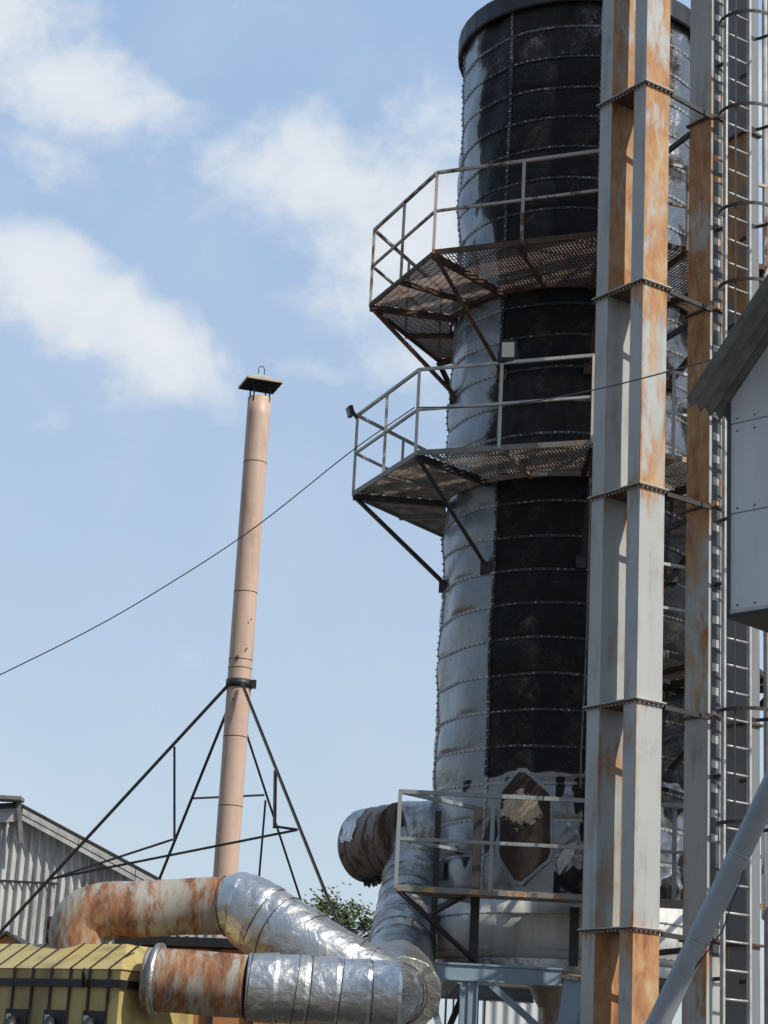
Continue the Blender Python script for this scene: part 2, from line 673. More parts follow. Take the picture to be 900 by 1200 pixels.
def soot_level(t, z):
    d = math.degrees(t)
    n = noise.noise(V3((math.sin(t) * 4, math.cos(t) * 4, z * 1.6)))
    n3 = noise.noise(V3((math.sin(t) * 11, math.cos(t) * 11, z * 4)))
    if z < 4.10:
        return 0.02
    if z < 5.42:
        # foil apron at the hatch: only splashes, and dark torn patches to the right
        if -9 < d < 60:
            return .95 * sm(-.12, .06, n + .75 * n3 + .1 * sm(-6, 10, d) - .05)
        return .9 * sm(.30, .62, n + .3 * n3)
    if z < 9.15:
        b, soft, amp = -40.5, 1.2, .2
        lvl = .97
    elif z < 10.35:
        b, soft, amp = -47, 14, 5
        lvl = .74
    elif z < 11.5:
        b, soft, amp = -42, 2.0, 1
        lvl = .97
    elif z < 14.75:
        b, soft, amp = -46 - 14 * sm(11.6, 13.6, z), 6, 6
        lvl = .92
    else:
        b, soft, amp = -62, 8, 10
        lvl = .64 + .2 * n
    s = sm(b - soft, b + soft, d + amp * n) * lvl
    # stains on the bright strip
    stain = sm(.22, .55, n + .25 * n3) * (.42 + .2 * sm(8, 14, z)) * sm(-95, -55, d)
    s = max(s, stain)
    # torn lower edge of the black sheet
    if z < 5.62:
        s *= sm(5.40 + .12 * n, 5.48 + .12 * n, z)
    # right-hand foil between the legs stays metallic higher up
    if d > 30:
        hi = sm(8.2, 10.5, z + .8 * n)
        s = s * (1 - hi) + hi * (.34 + .55 * n)
    if d > 120 or d < -100:
        s = .3 + .3 * n
    return s


silo = thing('silo', 'tall round riveted grain silo, its bright tin half coated in black soot', 'silo', (AX, AY, 0))
ts = []
t = -PI
while t < PI - 1e-6:
    ts.append(t)
    t += math.radians(.8 if -100 < math.degrees(t) < 85 else 4)
nz = 500
zs = [ZB + (ZT - ZB) * i / nz for i in range(nz + 1)]
bm = bmesh.new()
lay = bm.verts.layers.float.new('soot')
grid = []
for zz in zs:
    row = []
    for t in ts:
        r = SR + wall_disp(t, zz)
        d = th_dir(t)
        v = bm.verts.new((AX + d.x * r, AY + d.y * r, zz))
        v[lay] = soot_level(t, zz)
        row.append(v)
    grid.append(row)
nt_ = len(ts)
for i in range(nz):
    for k in range(nt_):
        f = bm.faces.new((grid[i][k], grid[i][(k + 1) % nt_], grid[i + 1][(k + 1) % nt_], grid[i + 1][k]))
        f.smooth = True
mbs = MB()
mbs.bm.free()
mbs.bm = bm
shell = mbs.build('shell', M['silo'], silo)


def ringband(z0, h, out, nbolt, matpair, wav=True, bolt=.0095):
    mb = MB()
    lay = mb.bm.verts.layers.float.new('soot')
    seg = 220
    rows = []
    for k in range(seg):
        t = -PI + 2 * PI * k / seg
        zc = z0 + (ring_wave(t, z0) if wav else 0)
        r = SR + wall_disp(t, zc) + .004
        d = th_dir(t)
        sl_ = soot_level(t, z0 + .04)
        row = []
        for rr, dz in ((r - .02, -h / 2), (r + out, -h / 2), (r + out, h / 2), (r - .02, h / 2)):
            v = mb.bm.verts.new((AX + d.x * rr, AY + d.y * rr, zc + dz))
            v[lay] = sl_
            row.append(v)
        rows.append(row)
    for k in range(seg):
        a, b = rows[k], rows[(k + 1) % seg]
        for j in range(3):
            mb.bm.faces.new((a[j], b[j], b[j + 1], a[j + 1]))
    n0 = len(mb.bm.faces)
    for k in range(nbolt):
        t = -PI + 2 * PI * (k + .5) / nbolt
        zc = z0 + (ring_wave(t, z0) if wav else 0)
        r = SR + wall_disp(t, zc) + .004 + out
        d = th_dir(t)
        tg = V3((math.cos(t), math.sin(t), 0))
        c = V3((AX, AY, zc)) + d * r
        s = bolt * (1 + .2 * random.uniform(-1, 1))
        mb.obox(c - tg * s - V3((0, 0, s)) - d * .004, tg * 2 * s, V3((0, 0, 2 * s)), d * (.011 + .004))
        mb.bm.verts.ensure_lookup_table()
        sv = soot_level(t, z0 + .04) * random.uniform(.3, 1.15)
        for v in list(mb.bm.verts)[-8:]:
            v[lay] = sv
    mb.bm.faces.ensure_lookup_table()
    return mb.build('ring_seam', M['ring'], silo)


for rz in RING_Z:
    ringband(rz, .034, .007, 118, None)
ringband(3.86, .012, .016, 64, None, False, .010)
ringband(3.46, .012, .016, 90, None, False, .009)

for s in SEAMS:
    mb = MB()
    lay = mb.bm.verts.layers.float.new('soot')
    d = th_dir(s)
    tg = V3((math.cos(s), math.sin(s), 0))
    prev = None
    zz = 4.12
    while zz < ZT - .05:
        r = SR + wall_disp(s + .012, zz) + .008
        c = V3((AX, AY, zz)) + d * r
        row = [mb.bm.verts.new(c + tg * a + d * b) for a, b in ((-.022, -.02), (-.022, .004), (.022, .004), (.022, -.02))]
        for v in row:
            v[lay] = soot_level(s + .05, zz)
        if prev:
            for j in range(3):
                mb.bm.faces.new((prev[j], prev[j + 1], row[j + 1], row[j]))
        prev = row
        zz += .05
    n0 = len(mb.bm.faces)
    zz = 4.2
    while zz < ZT - .08:
        r = SR + wall_disp(s + .012, zz) + .008
        c = V3((AX, AY, zz)) + d * r
        b = .0105
        mb.obox(c - tg * b - V3((0, 0, b)), tg * 2 * b, V3((0, 0, 2 * b)), d * .018)
        sv = soot_level(s + .05, zz) * random.uniform(.2, 1.1)
        for v in list(mb.bm.verts)[-8:]:
            v[lay] = sv
        zz += .085
    mb.bm.faces.ensure_lookup_table()
    mb.build('vertical_seam', M['ring'], silo)

mb = MB()
rows = []
for (r, zz) in ((SR - .02, 3.37), (SR + .010, 3.37), (SR + .010, 4.07), (SR - .02, 4.07)):
    rows.append([mb.bm.verts.new((AX + math.sin(2 * PI * k / 120) * r, AY - math.cos(2 * PI * k / 120) * r, zz)) for k in range(120)])
for i in range(3):
    for k in range(120):
        f = mb.bm.faces.new((rows[i][k], rows[i][(k + 1) % 120], rows[i + 1][(k + 1) % 120], rows[i + 1][k]))
        f.smooth = i == 1
mb.build('base_course', M['base'], silo)

# roof: overhanging skirt and low cone
mb = MB()
prof = [(SR + .015, 15.50), (SR + .10, 15.46), (SR + .115, 15.48), (SR + .115, 15.74), (SR + .06, 15.78), (.35, 16.5), (.0001, 16.5)]
rows = []
for (r, zz) in prof:
    rows.append([mb.bm.verts.new((AX + math.sin(2 * PI * k / 40) * r, AY - math.cos(2 * PI * k / 40) * r, zz)) for k in range(40)])
for i in range(len(prof) - 1):
    for k in range(40):
        mb.bm.faces.new((rows[i][k], rows[i][(k + 1) % 40], rows[i + 1][(k + 1) % 40], rows[i + 1][k]))
mb.build('roof_cap', M['black'], silo)

# bottom plate and hopper cone
mb = MB()
rows = []
for (r, zz) in ((SR + .03, 3.36), (SR + .03, 3.24), (SR - .12, 3.2), (.40, 3.18), (.25, 2.9), (.25, .9)):
    rows.append([mb.bm.verts.new((AX + math.sin(2 * PI * k / 48) * r, AY - math.cos(2 * PI * k / 48) * r, zz)) for k in range(48)])
for i in range(5):
    for k in range(48):
        mb.bm.faces.new((rows[i][k], rows[i][(k + 1) % 48], rows[i + 1][(k + 1) % 48], rows[i + 1][k]))
mb.build('hopper', M['foil_dull'], silo)


def onsilo(px, py, out=.0, r=SR):
    """where the line of sight meets the silo wall"""
    d = ray(px, py)
    R2 = r + out
    a = d.x ** 2 + d.y ** 2
    b = -2 * (d.x * AX + d.y * AY)
    c = AX ** 2 + AY ** 2 - R2 ** 2
    k = (-b - math.sqrt(max(b * b - 4 * a * c, 0))) / (2 * a)
    return CAM + d * k


def silo_plate(name, poly, out, thick, mat, par, sub=10):
    """a plate laid on the round wall, outline from survey points"""
    P = [onsilo(x, y) for x, y in poly]
    tz = [(math.atan2(p.x - AX, AY - p.y), p.z) for p in P]
    mb = MB()
    n = len(tz)
    fr, bk = [], []
    dense = []
    for i in range(n):
        a, b = tz[i], tz[(i + 1) % n]
        for k in range(sub):
            dense.append((a[0] + (b[0] - a[0]) * k / sub, a[1] + (b[1] - a[1]) * k / sub))
    cx = sum(p[0] for p in dense) / len(dense)
    cz = sum(p[1] for p in dense) / len(dense)
    rings = []
    for s in (1, .66, .33):
        rings.append([mb.bm.verts.new(V3((AX, AY, cz + (zz - cz) * s)) + th_dir(cx + (t - cx) * s) * (SR + out + thick)) for t, zz in dense])
    base = [mb.bm.verts.new(V3((AX, AY, zz)) + th_dir(t) * (SR - .03)) for t, zz in dense]
    cen = mb.bm.verts.new(V3((AX, AY, cz)) + th_dir(cx) * (SR + out + thick))
    m = len(dense)
    for k in range(m):
        j = (k + 1) % m
        mb.bm.faces.new((base[k], base[j], rings[0][j], rings[0][k]))
        for q in range(2):
            mb.bm.faces.new((rings[q][k], rings[q][j], rings[q + 1][j], rings[q + 1][k]))
        mb.bm.faces.new((rings[2][k], rings[2][j], cen))
    return mb.build(name, mat, par)


hexa = [(610, 906), (617, 906), (643, 930), (645, 936), (645, 1000), (642, 1007), (612, 1033), (605, 1032), (589, 1005), (588, 999), (590, 934), (592, 928)]
hc = onsilo(611, 950, .065) - V3((AX, AY, 0))


def m_hatch():
    m, nt, b = new_mat('rusted_hatch_plate')
    N = NT(nt)
    c = N.coord()
    n = N.noise(c, 6, 6, .7, .6)
    n2 = N.noise(c, 22, 5, .65)
    base = N.ramp(N.math('MULTIPLY_ADD', n2, .4, N.math('MULTIPLY', n, .6)), [(.32, (.010, .007, .006)), (.5, (.032, .017, .012)), (.66, (.065, .034, .024)), (.8, (.13, .08, .055))])
    mp = N.n('ShaderNodeMapping', vector_type='TEXTURE')
    mp.inputs['Location'].default_value = hc
    mp.inputs['Scale'].default_value = (.24, .4, .20)
    tcx = N.n('ShaderNodeTexCoord')
    N.link(tcx.outputs['Object'], mp.inputs['Vector'])
    l = N.n('ShaderNodeVectorMath', operation='LENGTH')
    N.link(mp.outputs[0], l.inputs[0])
    k = N.math('ADD', N.math('SUBTRACT', 1.0, l.outputs['Value']), N.math('MULTIPLY', N.math('SUBTRACT', N.math('MULTIPLY_ADD', n2, .35, N.math('MULTIPLY', n, .65)), .5), 4.2))
    k = N.step(k, .05, .16)
    N.link(N.mix(k, base, N.mix(N.step(n2, .4, .6), (.52, .42, .29), (.40, .30, .19))), b.inputs['Base Color'])
    b.inputs['Roughness'].default_value = .75
    N.link(N.bump(N.math('ADD', n2, k), .3, .006), b.inputs['Normal'])
    return m


ht = silo_plate('hatch', hexa, .045, .02, m_hatch(), silo)
silo_plate('hatch_frame', [(609, 901), (618, 901), (646, 927), (648, 934), (648, 1002), (645, 1010), (613, 1038), (603, 1037), (585, 1008), (583, 1000), (585, 932), (588, 924)], .035, .012, M['silo'], silo)


def rag(name, poly, mat, lift=.09):
    """a torn, curled sheet of cladding hanging from the wall"""
    mb = MB()
    P = [onsilo(x, y, .03) for x, y in poly]
    c = sum(P, V3()) / len(P)
    nrm = th_dir(math.atan2(c.x - AX, AY - c.y))
    c2 = c + nrm * lift
    a = [mb.bm.verts.new(p + nrm * (.03 + lift * .8 * abs(noise.noise(p * 6)))) for p in P]
    cv = mb.bm.verts.new(c2)
    n = len(a)
    for i in range(n):
        mb.bm.faces.new((a[i], a[(i + 1) % n], cv))
    b = [mb.bm.verts.new(v.co - nrm * .01) for v in a]
    cb = mb.bm.verts.new(c2 - nrm * .01)
    for i in range(n):
        mb.bm.faces.new((b[(i + 1) % n], b[i], cb))
        mb.bm.faces.new((a[(i + 1) % n], a[i], b[i], b[(i + 1) % n]))
    return mb.build(name, mat, silo)


rag('torn_sheet', [(568, 985), (581, 946), (584, 978), (572, 1000)], M['black'], .05)
rag('torn_sheet', [(512, 1015), (524, 1005), (522, 1030), (514, 1034)], M['black'], .05)
rag('torn_sheet', [(652, 1010), (664, 990), (677, 985), (672, 1004), (655, 1026)], M['foil_dull'], .04)

# ------------------------------------------------------------------ PLATFORMS


def L2W(p, z):
    return V3((AX + p[0], AY + p[1], z))


def clip_inner(p, r=SR + .06):
    v = V3((p[0], p[1], 0))
    return v.normalized() * r


def platform(label, z, verts, rails, posts, grat, steel, railm, closed_ends=(True, True), brace=1.15, rail_h=1.02, bracem=None):
    bracem = bracem or steel
    base = L2W((verts[len(verts) // 2]), z)
    T = thing('access_platform', label, 'platform', base, 'railed walkways round the silo')
    # grating: bearing bars across every sector
    gb = MB()
    n = len(verts)
    for i in range(n - 1):
        a, b = V3((*verts[i], 0)), V3((*verts[i + 1], 0))
        e = (b - a)
        L = e.length
        e.normalize()
        nn = V3((-e.y, e.x, 0))
        if nn.dot(-(a + b)) < 0:
            nn = -nn
        s = .02
        while s < L:
            p = a + e * s
            # march inward to the wall or the mitre
            q = p.copy()
            step = .03
            for _ in range(80):
                q2 = q + nn * step
                if V3((q2.x, q2.y, 0)).length < SR + .05:
                    break
                ang = (q2 - (a + b) * 0).normalized()
                # mitre lines from centre to a and b
                if a.cross(q2).z * a.cross(b).z < -1e-6 or q2.cross(b).z * a.cross(b).z < -1e-6:
                    break
                q = q2
            if (q - p).length > .05:
                gb.obox(V3((AX, AY, z - .03)) + p - e * .003, e * .006, (q - p), V3((0, 0, .016)))
            s += .044
        d = .06
        while d < 1.25:
            p = a + nn * d
            # cross rods
            t0, t1 = None, None
            for k in range(101):
                q = a + e * (L * k / 100) + nn * d
                ok = q.length > SR + .05 and a.cross(q).z * a.cross(b).z >= 0 and q.cross(b).z * a.cross(b).z >= 0
                if ok:
                    if t0 is None:
                        t0 = q
                    t1 = q
                elif t0 is not None:
                    if (t1 - t0).length > .04:
                        gb.bar(V3((AX, AY, z - .008)) + t0, V3((AX, AY, z - .008)) + t1, .007)
                    t0 = None
            if t0 is not None and (t1 - t0).length > .04:
                gb.bar(V3((AX, AY, z - .008)) + t0, V3((AX, AY, z - .008)) + t1, .007)
            d += .085
    gb.build('grating', grat, T)
    # frame: rim angles, radial joists, brackets
    for i in range(n - 1):
        MB().bar(L2W(verts[i], z - .045), L2W(verts[i + 1], z - .03), .02, .065).build('rim_beam', steel, T)
        m = ((verts[i][0] + verts[i + 1][0]) / 2, (verts[i][1] + verts[i + 1][1]) / 2)
        c = clip_inner(m, SR + .0)
        MB().bar(L2W(m, z - .065), V3((AX, AY, z - .065)) + c, .05, .06).build('joist', steel, T)
        mb = MB()
        ia, ib = clip_inner(verts[i]), clip_inner(verts[i + 1])
        k0 = None
        for k in range(7):
            w = ia.lerp(ib, k / 6).normalized() * (SR + .05)
            p = V3((AX, AY, z - .05)) + w
            if k0 is not None:
                mb.bar(k0, p, .035, .06)
            k0 = p
        mb.build('wall_curb', steel, T)
    for i in range(n):
        c = clip_inner(verts[i], SR + .01)
        out = L2W(verts[i], z - .07)
        wall = V3((AX, AY, z - .07)) + c
        MB().bar(out, wall, .055, .08).build('joist', bracem, T)
        low = V3((AX, AY, z - brace)) + c
        mb = MB()
        mb.angle(out + V3((0, 0, -.02)), low, .06, .01)
        mb.cbox(low, .12, .12, .14)
        mb.build('brace', bracem, T)
    # handrails
    for i in rails:
        a, b = verts[i], verts[i + 1]
        MB().bar(L2W(a, z + rail_h), L2W(b, z + rail_h), .036, .036).build('top_rail', railm, T)
        MB().bar(L2W(a, z + rail_h * .5), L2W(b, z + rail_h * .5), .03, .03).build('mid_rail', railm, T)
    for (i, f) in posts:
        a, b = verts[i], verts[min(i + 1, n - 1)]
        p = (a[0] + (b[0] - a[0]) * f, a[1] + (b[1] - a[1]) * f)
        MB().bar(L2W(p, z - .05), L2W(p, z + rail_h), .038, .038, V3((0, 1, 0))).build('post', railm, T)
    return T


def loc_of(px, py, z):
    p = atz(px, py, z)
    return (p.x - AX, p.y - AY)


# upper and middle walkways: rim corners surveyed from the photo at deck height
def octo(v1, v2, v3, v4, z):
    a, b, c, d = loc_of(*v1, z), loc_of(*v2, z), loc_of(*v3, z), loc_of(*v4, z)
    e = V3((a[0] - b[0], a[1] - b[1], 0)).normalized()
    A = V3((b[0], b[1], 0)) + e * 2.15
    rot = Matrix.Rotation(math.radians(44), 3, 'Z')
    e2 = rot @ e
    A2 = A + e2 * 2.15
    e3 = rot @ e2
    A3 = A2 + e3 * 2.1
    dd = V3((d[0] - c[0], d[1] - c[1], 0)).normalized()
    d2 = V3((c[0], c[1], 0)) + dd * 2.1
    return [(A3.x, A3.y), (A2.x, A2.y), (A.x, A.y), b, c, (d2.x, d2.y)]


Z1, Z2 = 11.58, 9.13
P1 = octo((699, 270), (508, 293), (434, 355), (530, 433), Z1)
P2 = octo((695, 514), (487, 528), (414, 576), (524, 627), Z2)
platform('upper octagonal walkway with rusty brown railing, highest on the silo', Z1, P1, [0, 1, 2, 3, 4],
         [(0, 0), (1, 0), (1, .5), (2, 0), (2, .48), (3, 0), (3, .5), (4, 0), (4, .5), (4, 1)], M['grating'], M['brown_steel'], M['rail_rust'])
platform('middle octagonal walkway with grey railing carrying two floodlights', Z2, P2, [0, 1, 2, 3, 4],
         [(0, 0), (1, 0), (1, .5), (2, 0), (2, .52), (3, 0), (3, .5), (4, 0), (4, .5), (4, 1)], M['grating2'], M['weath'], M['rail_grey'], bracem=M['dark_steel'])
P4z = 6.72
platform('short grey railed landing at the silo between the two elevator legs', P4z,
         [(2.35, -1.3), (1.95, -2.15), (.55, -2.75)], [0, 1], [(0, 0), (1, 0), (1, .55), (1, 1)], M['grating2'], M['dark_steel'], M['rail_grey'])

# lower plank platform
Z3 = 4.02
fl = loc_of(464, 1036, Z3)
lowp = [(2.2, -1.25), (2.0, -2.42), fl, (-1.12, -1.35)]
T3 = thing('access_platform', 'lowest platform at the hatch, plank deck with pale grey two-bar railing', 'platform', L2W(fl, Z3), 'railed walkways round the silo')
mb = MB()
yy = fl[1] + .02
i = 0
while yy < -1.72:
    x0 = fl[0] + (yy - fl[1]) * .83 + .02
    mb.obox(L2W((x0 + random.uniform(-.02, .02), yy), Z3 - .035), V3((2.0 - x0, 0, 0)), V3((0, .17, 0)), V3((0, 0, .03 + .006 * (i % 2))))
    yy += .18
    i += 1
mb.build('plank_deck', M['plank'], T3)
for a, b in ((1, 2), (2, 3), (0, 1)):
    MB().bar(L2W(lowp[a], Z3 - .045), L2W(lowp[b], Z3 - .045), .03, .055).build('rim_beam', M['weath'], T3)
    MB().bar(L2W(lowp[a], Z3 + 1.02), L2W(lowp[b], Z3 + 1.02), .045).build('top_rail', M['rail_low'], T3)
    MB().bar(L2W(lowp[a], Z3 + .5), L2W(lowp[b], Z3 + .5), .038).build('mid_rail', M['rail_low'], T3)
for p in (lowp[1], fl, (-1.02, fl[1]), (.02, fl[1]), (1.0, fl[1]), lowp[0]):
    MB().bar(L2W(p, Z3 - .05), L2W(p, Z3 + 1.02), .045, .045, V3((0, 1, 0))).build('post', M['rail_low'], T3)
colA, colB = at(506, 1132, 23.75), at(554, 1133, 23.25)
for a, b in ((L2W(fl, Z3 - .08), colB + V3((0, 0, .04))), (at(549, 1048, 23.2), at(507, 1070, 23.75))):
    MB().angle(a, b, .06, .01).build('brace', M['dark_steel'], T3)

# ------------------------------------------------------------------ SUPPORT FRAME
fr = thing('support_frame', 'blue grey steel frame of beams and braces carrying the silo', 'steel frame', (AX, AY, 0))
bz = at(570, 1141, 23.1).z
for sy in (23.1, 26.7):
    zc = bz
    bx0, bx1 = at(494, 1140, 23.1).x, at(657, 1140, 23.1).x
    MB().cbox(((bx0 + bx1) / 2, sy, zc), bx1 - bx0, .16, .16).build('beam', M['frame'], fr)
    mb = MB()
    for o in (-.085, .085):
        mb.cbox(((bx0 + bx1) / 2, sy, zc + o), bx1 - bx0 + .02, .2, .02)
    mb.build('beam_flange', M['frame'], fr)
for sx in (-1.36, 1.2):
    MB().cbox((AX + sx, 24.9, bz - .002), .16, 3.4, .15).build('beam', M['frame'], fr)
SXC = at(549, 1170, 23.1).x - AX
for (sx, sy) in ((SXC, 23.1), (.95, 23.1), (-.88, 26.7), (.95, 26.7), (-1.36, 24.9)):
    mb = MB()
    mb.cbox((AX + sx, sy, (bz - .1) / 2), .02, .17, bz - .1)
    mb.cbox((AX + sx - .09, sy, (bz - .1) / 2), .016, .18, bz - .1)
    mb.cbox((AX + sx + .09, sy, (bz - .1) / 2), .016, .18, bz - .1)
    if sx == SXC:
        mb.cbox((AX + sx, sy - .05, (bz - .1) / 2), .16, .02, bz - .1)
    mb.build('column', M['frame'], fr)
for (xa, xb, sy, m) in ((-1.66, -1.3, 23.16, 'frame'), (-1.2, -1.6, 23.26, 'dark_steel'), (-.95, .35, 23.06, 'frame'), (.9, -.3, 23.2, 'dark_steel'), (.95, -.25, 26.6, 'dark_steel')):
    MB().bar((AX + xa, sy, bz - .12), (AX + xb, sy, bz - 1.15), .07, .07).build('brace', M[m], fr)
for c in (colA, colB):
    top = V3((c.x, c.y, Z3 + .98))
    MB().bar(c - V3((0, 0, .06)), top, .07 if c is colA else .1, .07, V3((0, 1, 0))).build('post', M['dark_steel'], fr)
c = at(672, 1130, 23.2)
MB().bar(c - V3((0, 0, .02)), V3((c.x, c.y, Z3 - .1)), .1, .08, V3((0, 1, 0))).build('post', M['dark_steel'], fr)

# ------------------------------------------------------------------ BUCKET ELEVATOR LEGS
AL = math.radians(35)
UU = V3((math.cos(AL), math.sin(AL), 0))
VV = V3((-math.sin(AL), math.cos(AL), 0))
TW, TD, OFF = .20, .36, .58


def casing(o, a, b, z0, z1, rusts, root, mt='leg'):
    """rectangular trunk section of four slightly buckled plates; rust grows along edges and joints"""
    mb = MB()
    lay = mb.bm.verts.layers.float.new('rust')
    o = V3((o.x, o.y, z0))
    H = z1 - z0
    nu, nz_ = 8, max(4, int(H / .12))
    ring = [(o, a, -b.normalized(), rusts[1]), (o + a, b, a.normalized(), .4), (o + a + b, -a, b.normalized(), .4), (o + b, -b, -a.normalized(), rusts[0])]
    if a.cross(b).z < 0:
        pass
    for (p0, e, nrm, r0) in ring:
        seed = V3((p0.x * 3.1, p0.y * 2.3, z0))
        rows = []
        for i in range(nz_ + 1):
            fz = i / nz_
            row = []
            for k in range(nu + 1):
                fu = k / nu
                q = p0 + e * fu + V3((0, 0, H * fz))
                w = min(1, 5 * min(fu, 1 - fu)) * min(1, 6 * min(fz, 1 - fz))
                buck = .007 * noise.noise(seed + V3((fu * 1.5, 0, q.z * 1.1))) + .003 * noise.noise(seed + V3((fu * 4, 7, q.z * 4)))
                v = mb.bm.verts.new(q + nrm * buck * w)
                ed = max(0, 1 - min(fu, 1 - fu) * 7)
                n1 = noise.noise(seed + V3((round(fu) * 5, 3, q.z * 1.3)))
                top = math.exp(-(1 - fz) * H / .22) * (.5 + .5 * noise.noise(seed + V3((fu * 3, 9, 0))))
                drip = math.exp(-(1 - fz) * H / .8) * max(0, noise.noise(seed + V3((fu * 6, 21, q.z * .25))))
                v[lay] = r0 + .65 * drip + .055 + .42 * ed * max(0, n1 + .22) + .22 * top + .10 * math.exp(-fz * H / .12)
                row.append(v)
            rows.append(row)
        for i in range(nz_):
            for k in range(nu):
                f = mb.bm.faces.new((rows[i][k], rows[i][k + 1], rows[i + 1][k + 1], rows[i + 1][k]))
                f.smooth = True
    ca_ = [mb.bm.verts.new(q) for q in (o, o + a, o + a + b, o + b)]
    mb.bm.faces.new(ca_)
    cb_ = [mb.bm.verts.new(q + V3((0, 0, H))) for q in (o, o + a, o + a + b, o + b)]
    mb.bm.faces.new(cb_)
    return mb.build('casing_section', M[mt], root, fixn=False)


def zat(pt, ypx):
    """height on the vertical through pt that shows at photo row ypx"""
    lo, hi = -5, 40
    for _ in range(60):
        m = (lo + hi) / 2
        q = V3((pt.x, pt.y, m)) - CAM
        k = q.dot(_F)
        y = 600 - FPX * q.dot(_U) / k
        if y > ypx:
            lo = m
        else:
            hi = m
    return lo


C1 = at(750, 568, 20.9)
leg1 = thing('bucket_elevator', 'nearest twin-trunk bucket elevator leg, grey with orange rust, before the silo', 'elevator', (C1.x, C1.y, 0), 'bucket elevator legs')
ys1 = [96, 328, 567, 819, 1087]
z1s = [0.0] + [zat(C1, y) for y in reversed(ys1)] + [18.5]
# sections from the ground up: (B left, B right), (A left, A right)
RU1 = [((.40, .70), (.12, .80)), ((.38, .32), (.08, .34)), ((.20, .32), (.12, .30)), ((.34, .42), (.30, .24)), ((.14, .64), (.08, .72)), ((.14, .54), (.08, .72))]
for i in range(6):
    za, zb = z1s[i] + (.016 if i else 0), z1s[i + 1] - .016
    casing(C1, UU * TD, VV * TW, za, zb, RU1[i][0], leg1)
    casing(C1 + VV * OFF, UU * TD, VV * TW, za, zb, RU1[i][1], leg1)
for z in z1s[1:-1]:
    mb = MB()
    o = C1 - UU * .035 - VV * .035
    mb.obox(V3((o.x, o.y, z - .016)), UU * (TD + .07), VV * (TW + OFF + .07), V3((0, 0, .013)))
    mb.obox(V3((o.x, o.y, z + .003)), UU * (TD + .07), VV * (TW + OFF + .07), V3((0, 0, .013)))
    # bolts under the flange
    for k in range(14):
        p = o + VV * (.05 + k * .058) + UU * .017
        mb.cbox((p.x, p.y, z - .024), .018, .018, .016)
    for k in range(6):
        p = o + UU * (.06 + k * .065) + VV * .017
        mb.cbox((p.x, p.y, z - .024), .018, .018, .016)
    mb.bm.faces.ensure_lookup_table()
    for f in list(mb.bm.faces)[:6]:
        f.material_index = 1
    mb.build('flange', [M['rail_grey'], M['brown_steel']], leg1)
# folded edges on the trunks
for k, (oo, dd) in enumerate(((C1, 1), (C1 + VV * OFF, 1))):
    pass

C2 = at(831, 592, 21.45)
leg2 = thing('bucket_elevator', 'right-hand bucket elevator leg with rusty face, added shadow-pattern strip and ladder beside it', 'elevator', (C2.x, C2.y, 0), 'bucket elevator legs')
ys2 = [136, 361, 592, 838, 1101]
z2s = [0.0] + [zat(C2, y) for y in reversed(ys2)] + [18.5]
RU2 = [(.44, .3), (.26, .2), (.50, .25), (.74, .3), (.66, .5), (.24, .35)]
for i in range(6):
    za, zb = z2s[i] + (.014 if i else 0), z2s[i + 1] - .014
    casing(C2, UU * TW, VV * TD, za, zb, RU2[i], leg2)
    casing(C2 + UU * OFF, UU * TW, VV * TD, za, zb, ((.16, .2, .3, .3, .55, .12)[i], .3), leg2, 'leg_dark')
for z in z2s[1:-1]:
    mb = MB()
    o = C2 - UU * .03 - VV * .03
    mb.obox(V3((o.x, o.y, z - .014)), UU * (TW + .06), VV * (TD + .06), V3((0, 0, .028)))
    o2 = o + UU * OFF
    mb.obox(V3((o2.x, o2.y, z - .014)), UU * (TW + .06), VV * (TD + .06), V3((0, 0, .028)))
    mb.build('flange', M['brown_steel'], leg2)
    # tie bar to the first leg, and stay to the silo wall
    a = C1 + UU * (TD + .03)
    b = C2 - VV * .02
    MB().bar((a.x, a.y, z1s[z2s.index(z)] - .03), (b.x, b.y, z - .03), .03, .05).build('tie_bar', M['dark_steel'], leg2)
    s = C2 + VV * TD
    sw = V3((s.x - AX, s.y - AY, 0)).normalized() * SR
    MB().bar((s.x, s.y, z - .1), (AX + sw.x - .2, AY + sw.y, z - .1), .04, .06).build('wall_stay', M['dark_steel'], leg2)
# sun-and-shadow pattern of the right-hand face, shaped as an added dark pierced plate
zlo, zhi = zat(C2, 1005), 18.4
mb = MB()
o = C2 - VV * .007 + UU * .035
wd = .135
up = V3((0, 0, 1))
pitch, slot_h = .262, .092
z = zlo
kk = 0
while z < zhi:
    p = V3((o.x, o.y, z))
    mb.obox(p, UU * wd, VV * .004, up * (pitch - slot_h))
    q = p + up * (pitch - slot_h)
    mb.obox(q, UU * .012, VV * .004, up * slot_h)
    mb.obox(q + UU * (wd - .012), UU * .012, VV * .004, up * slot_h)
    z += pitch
mb.build('shadow_pattern_strip', M['dark_grey'], leg2)
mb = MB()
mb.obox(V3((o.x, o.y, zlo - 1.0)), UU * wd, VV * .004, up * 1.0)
mb.build('plain_strip', M['dark_grey'], leg2)  # unpierced lower run of the same added dark strip

# inlet hopper on the first leg
hp = [at(662, 1143, 21.9), at(690, 1150, 21.6), at(690, 1330, 21.6), at(632, 1330, 21.9)]
mb = MB()
mb.prism(hp, V3((.25, .7, 0)))
mb.build('inlet_hopper', M['frame'], leg1)
mb = MB()
mb.prism([at(658, 1142, 21.85), at(690, 1147, 21.55), at(690, 1151, 21.55), at(658, 1146, 21.85)], V3((.28, .75, .06)))
mb.build('hopper_lip', M['duct_rust'], leg1)

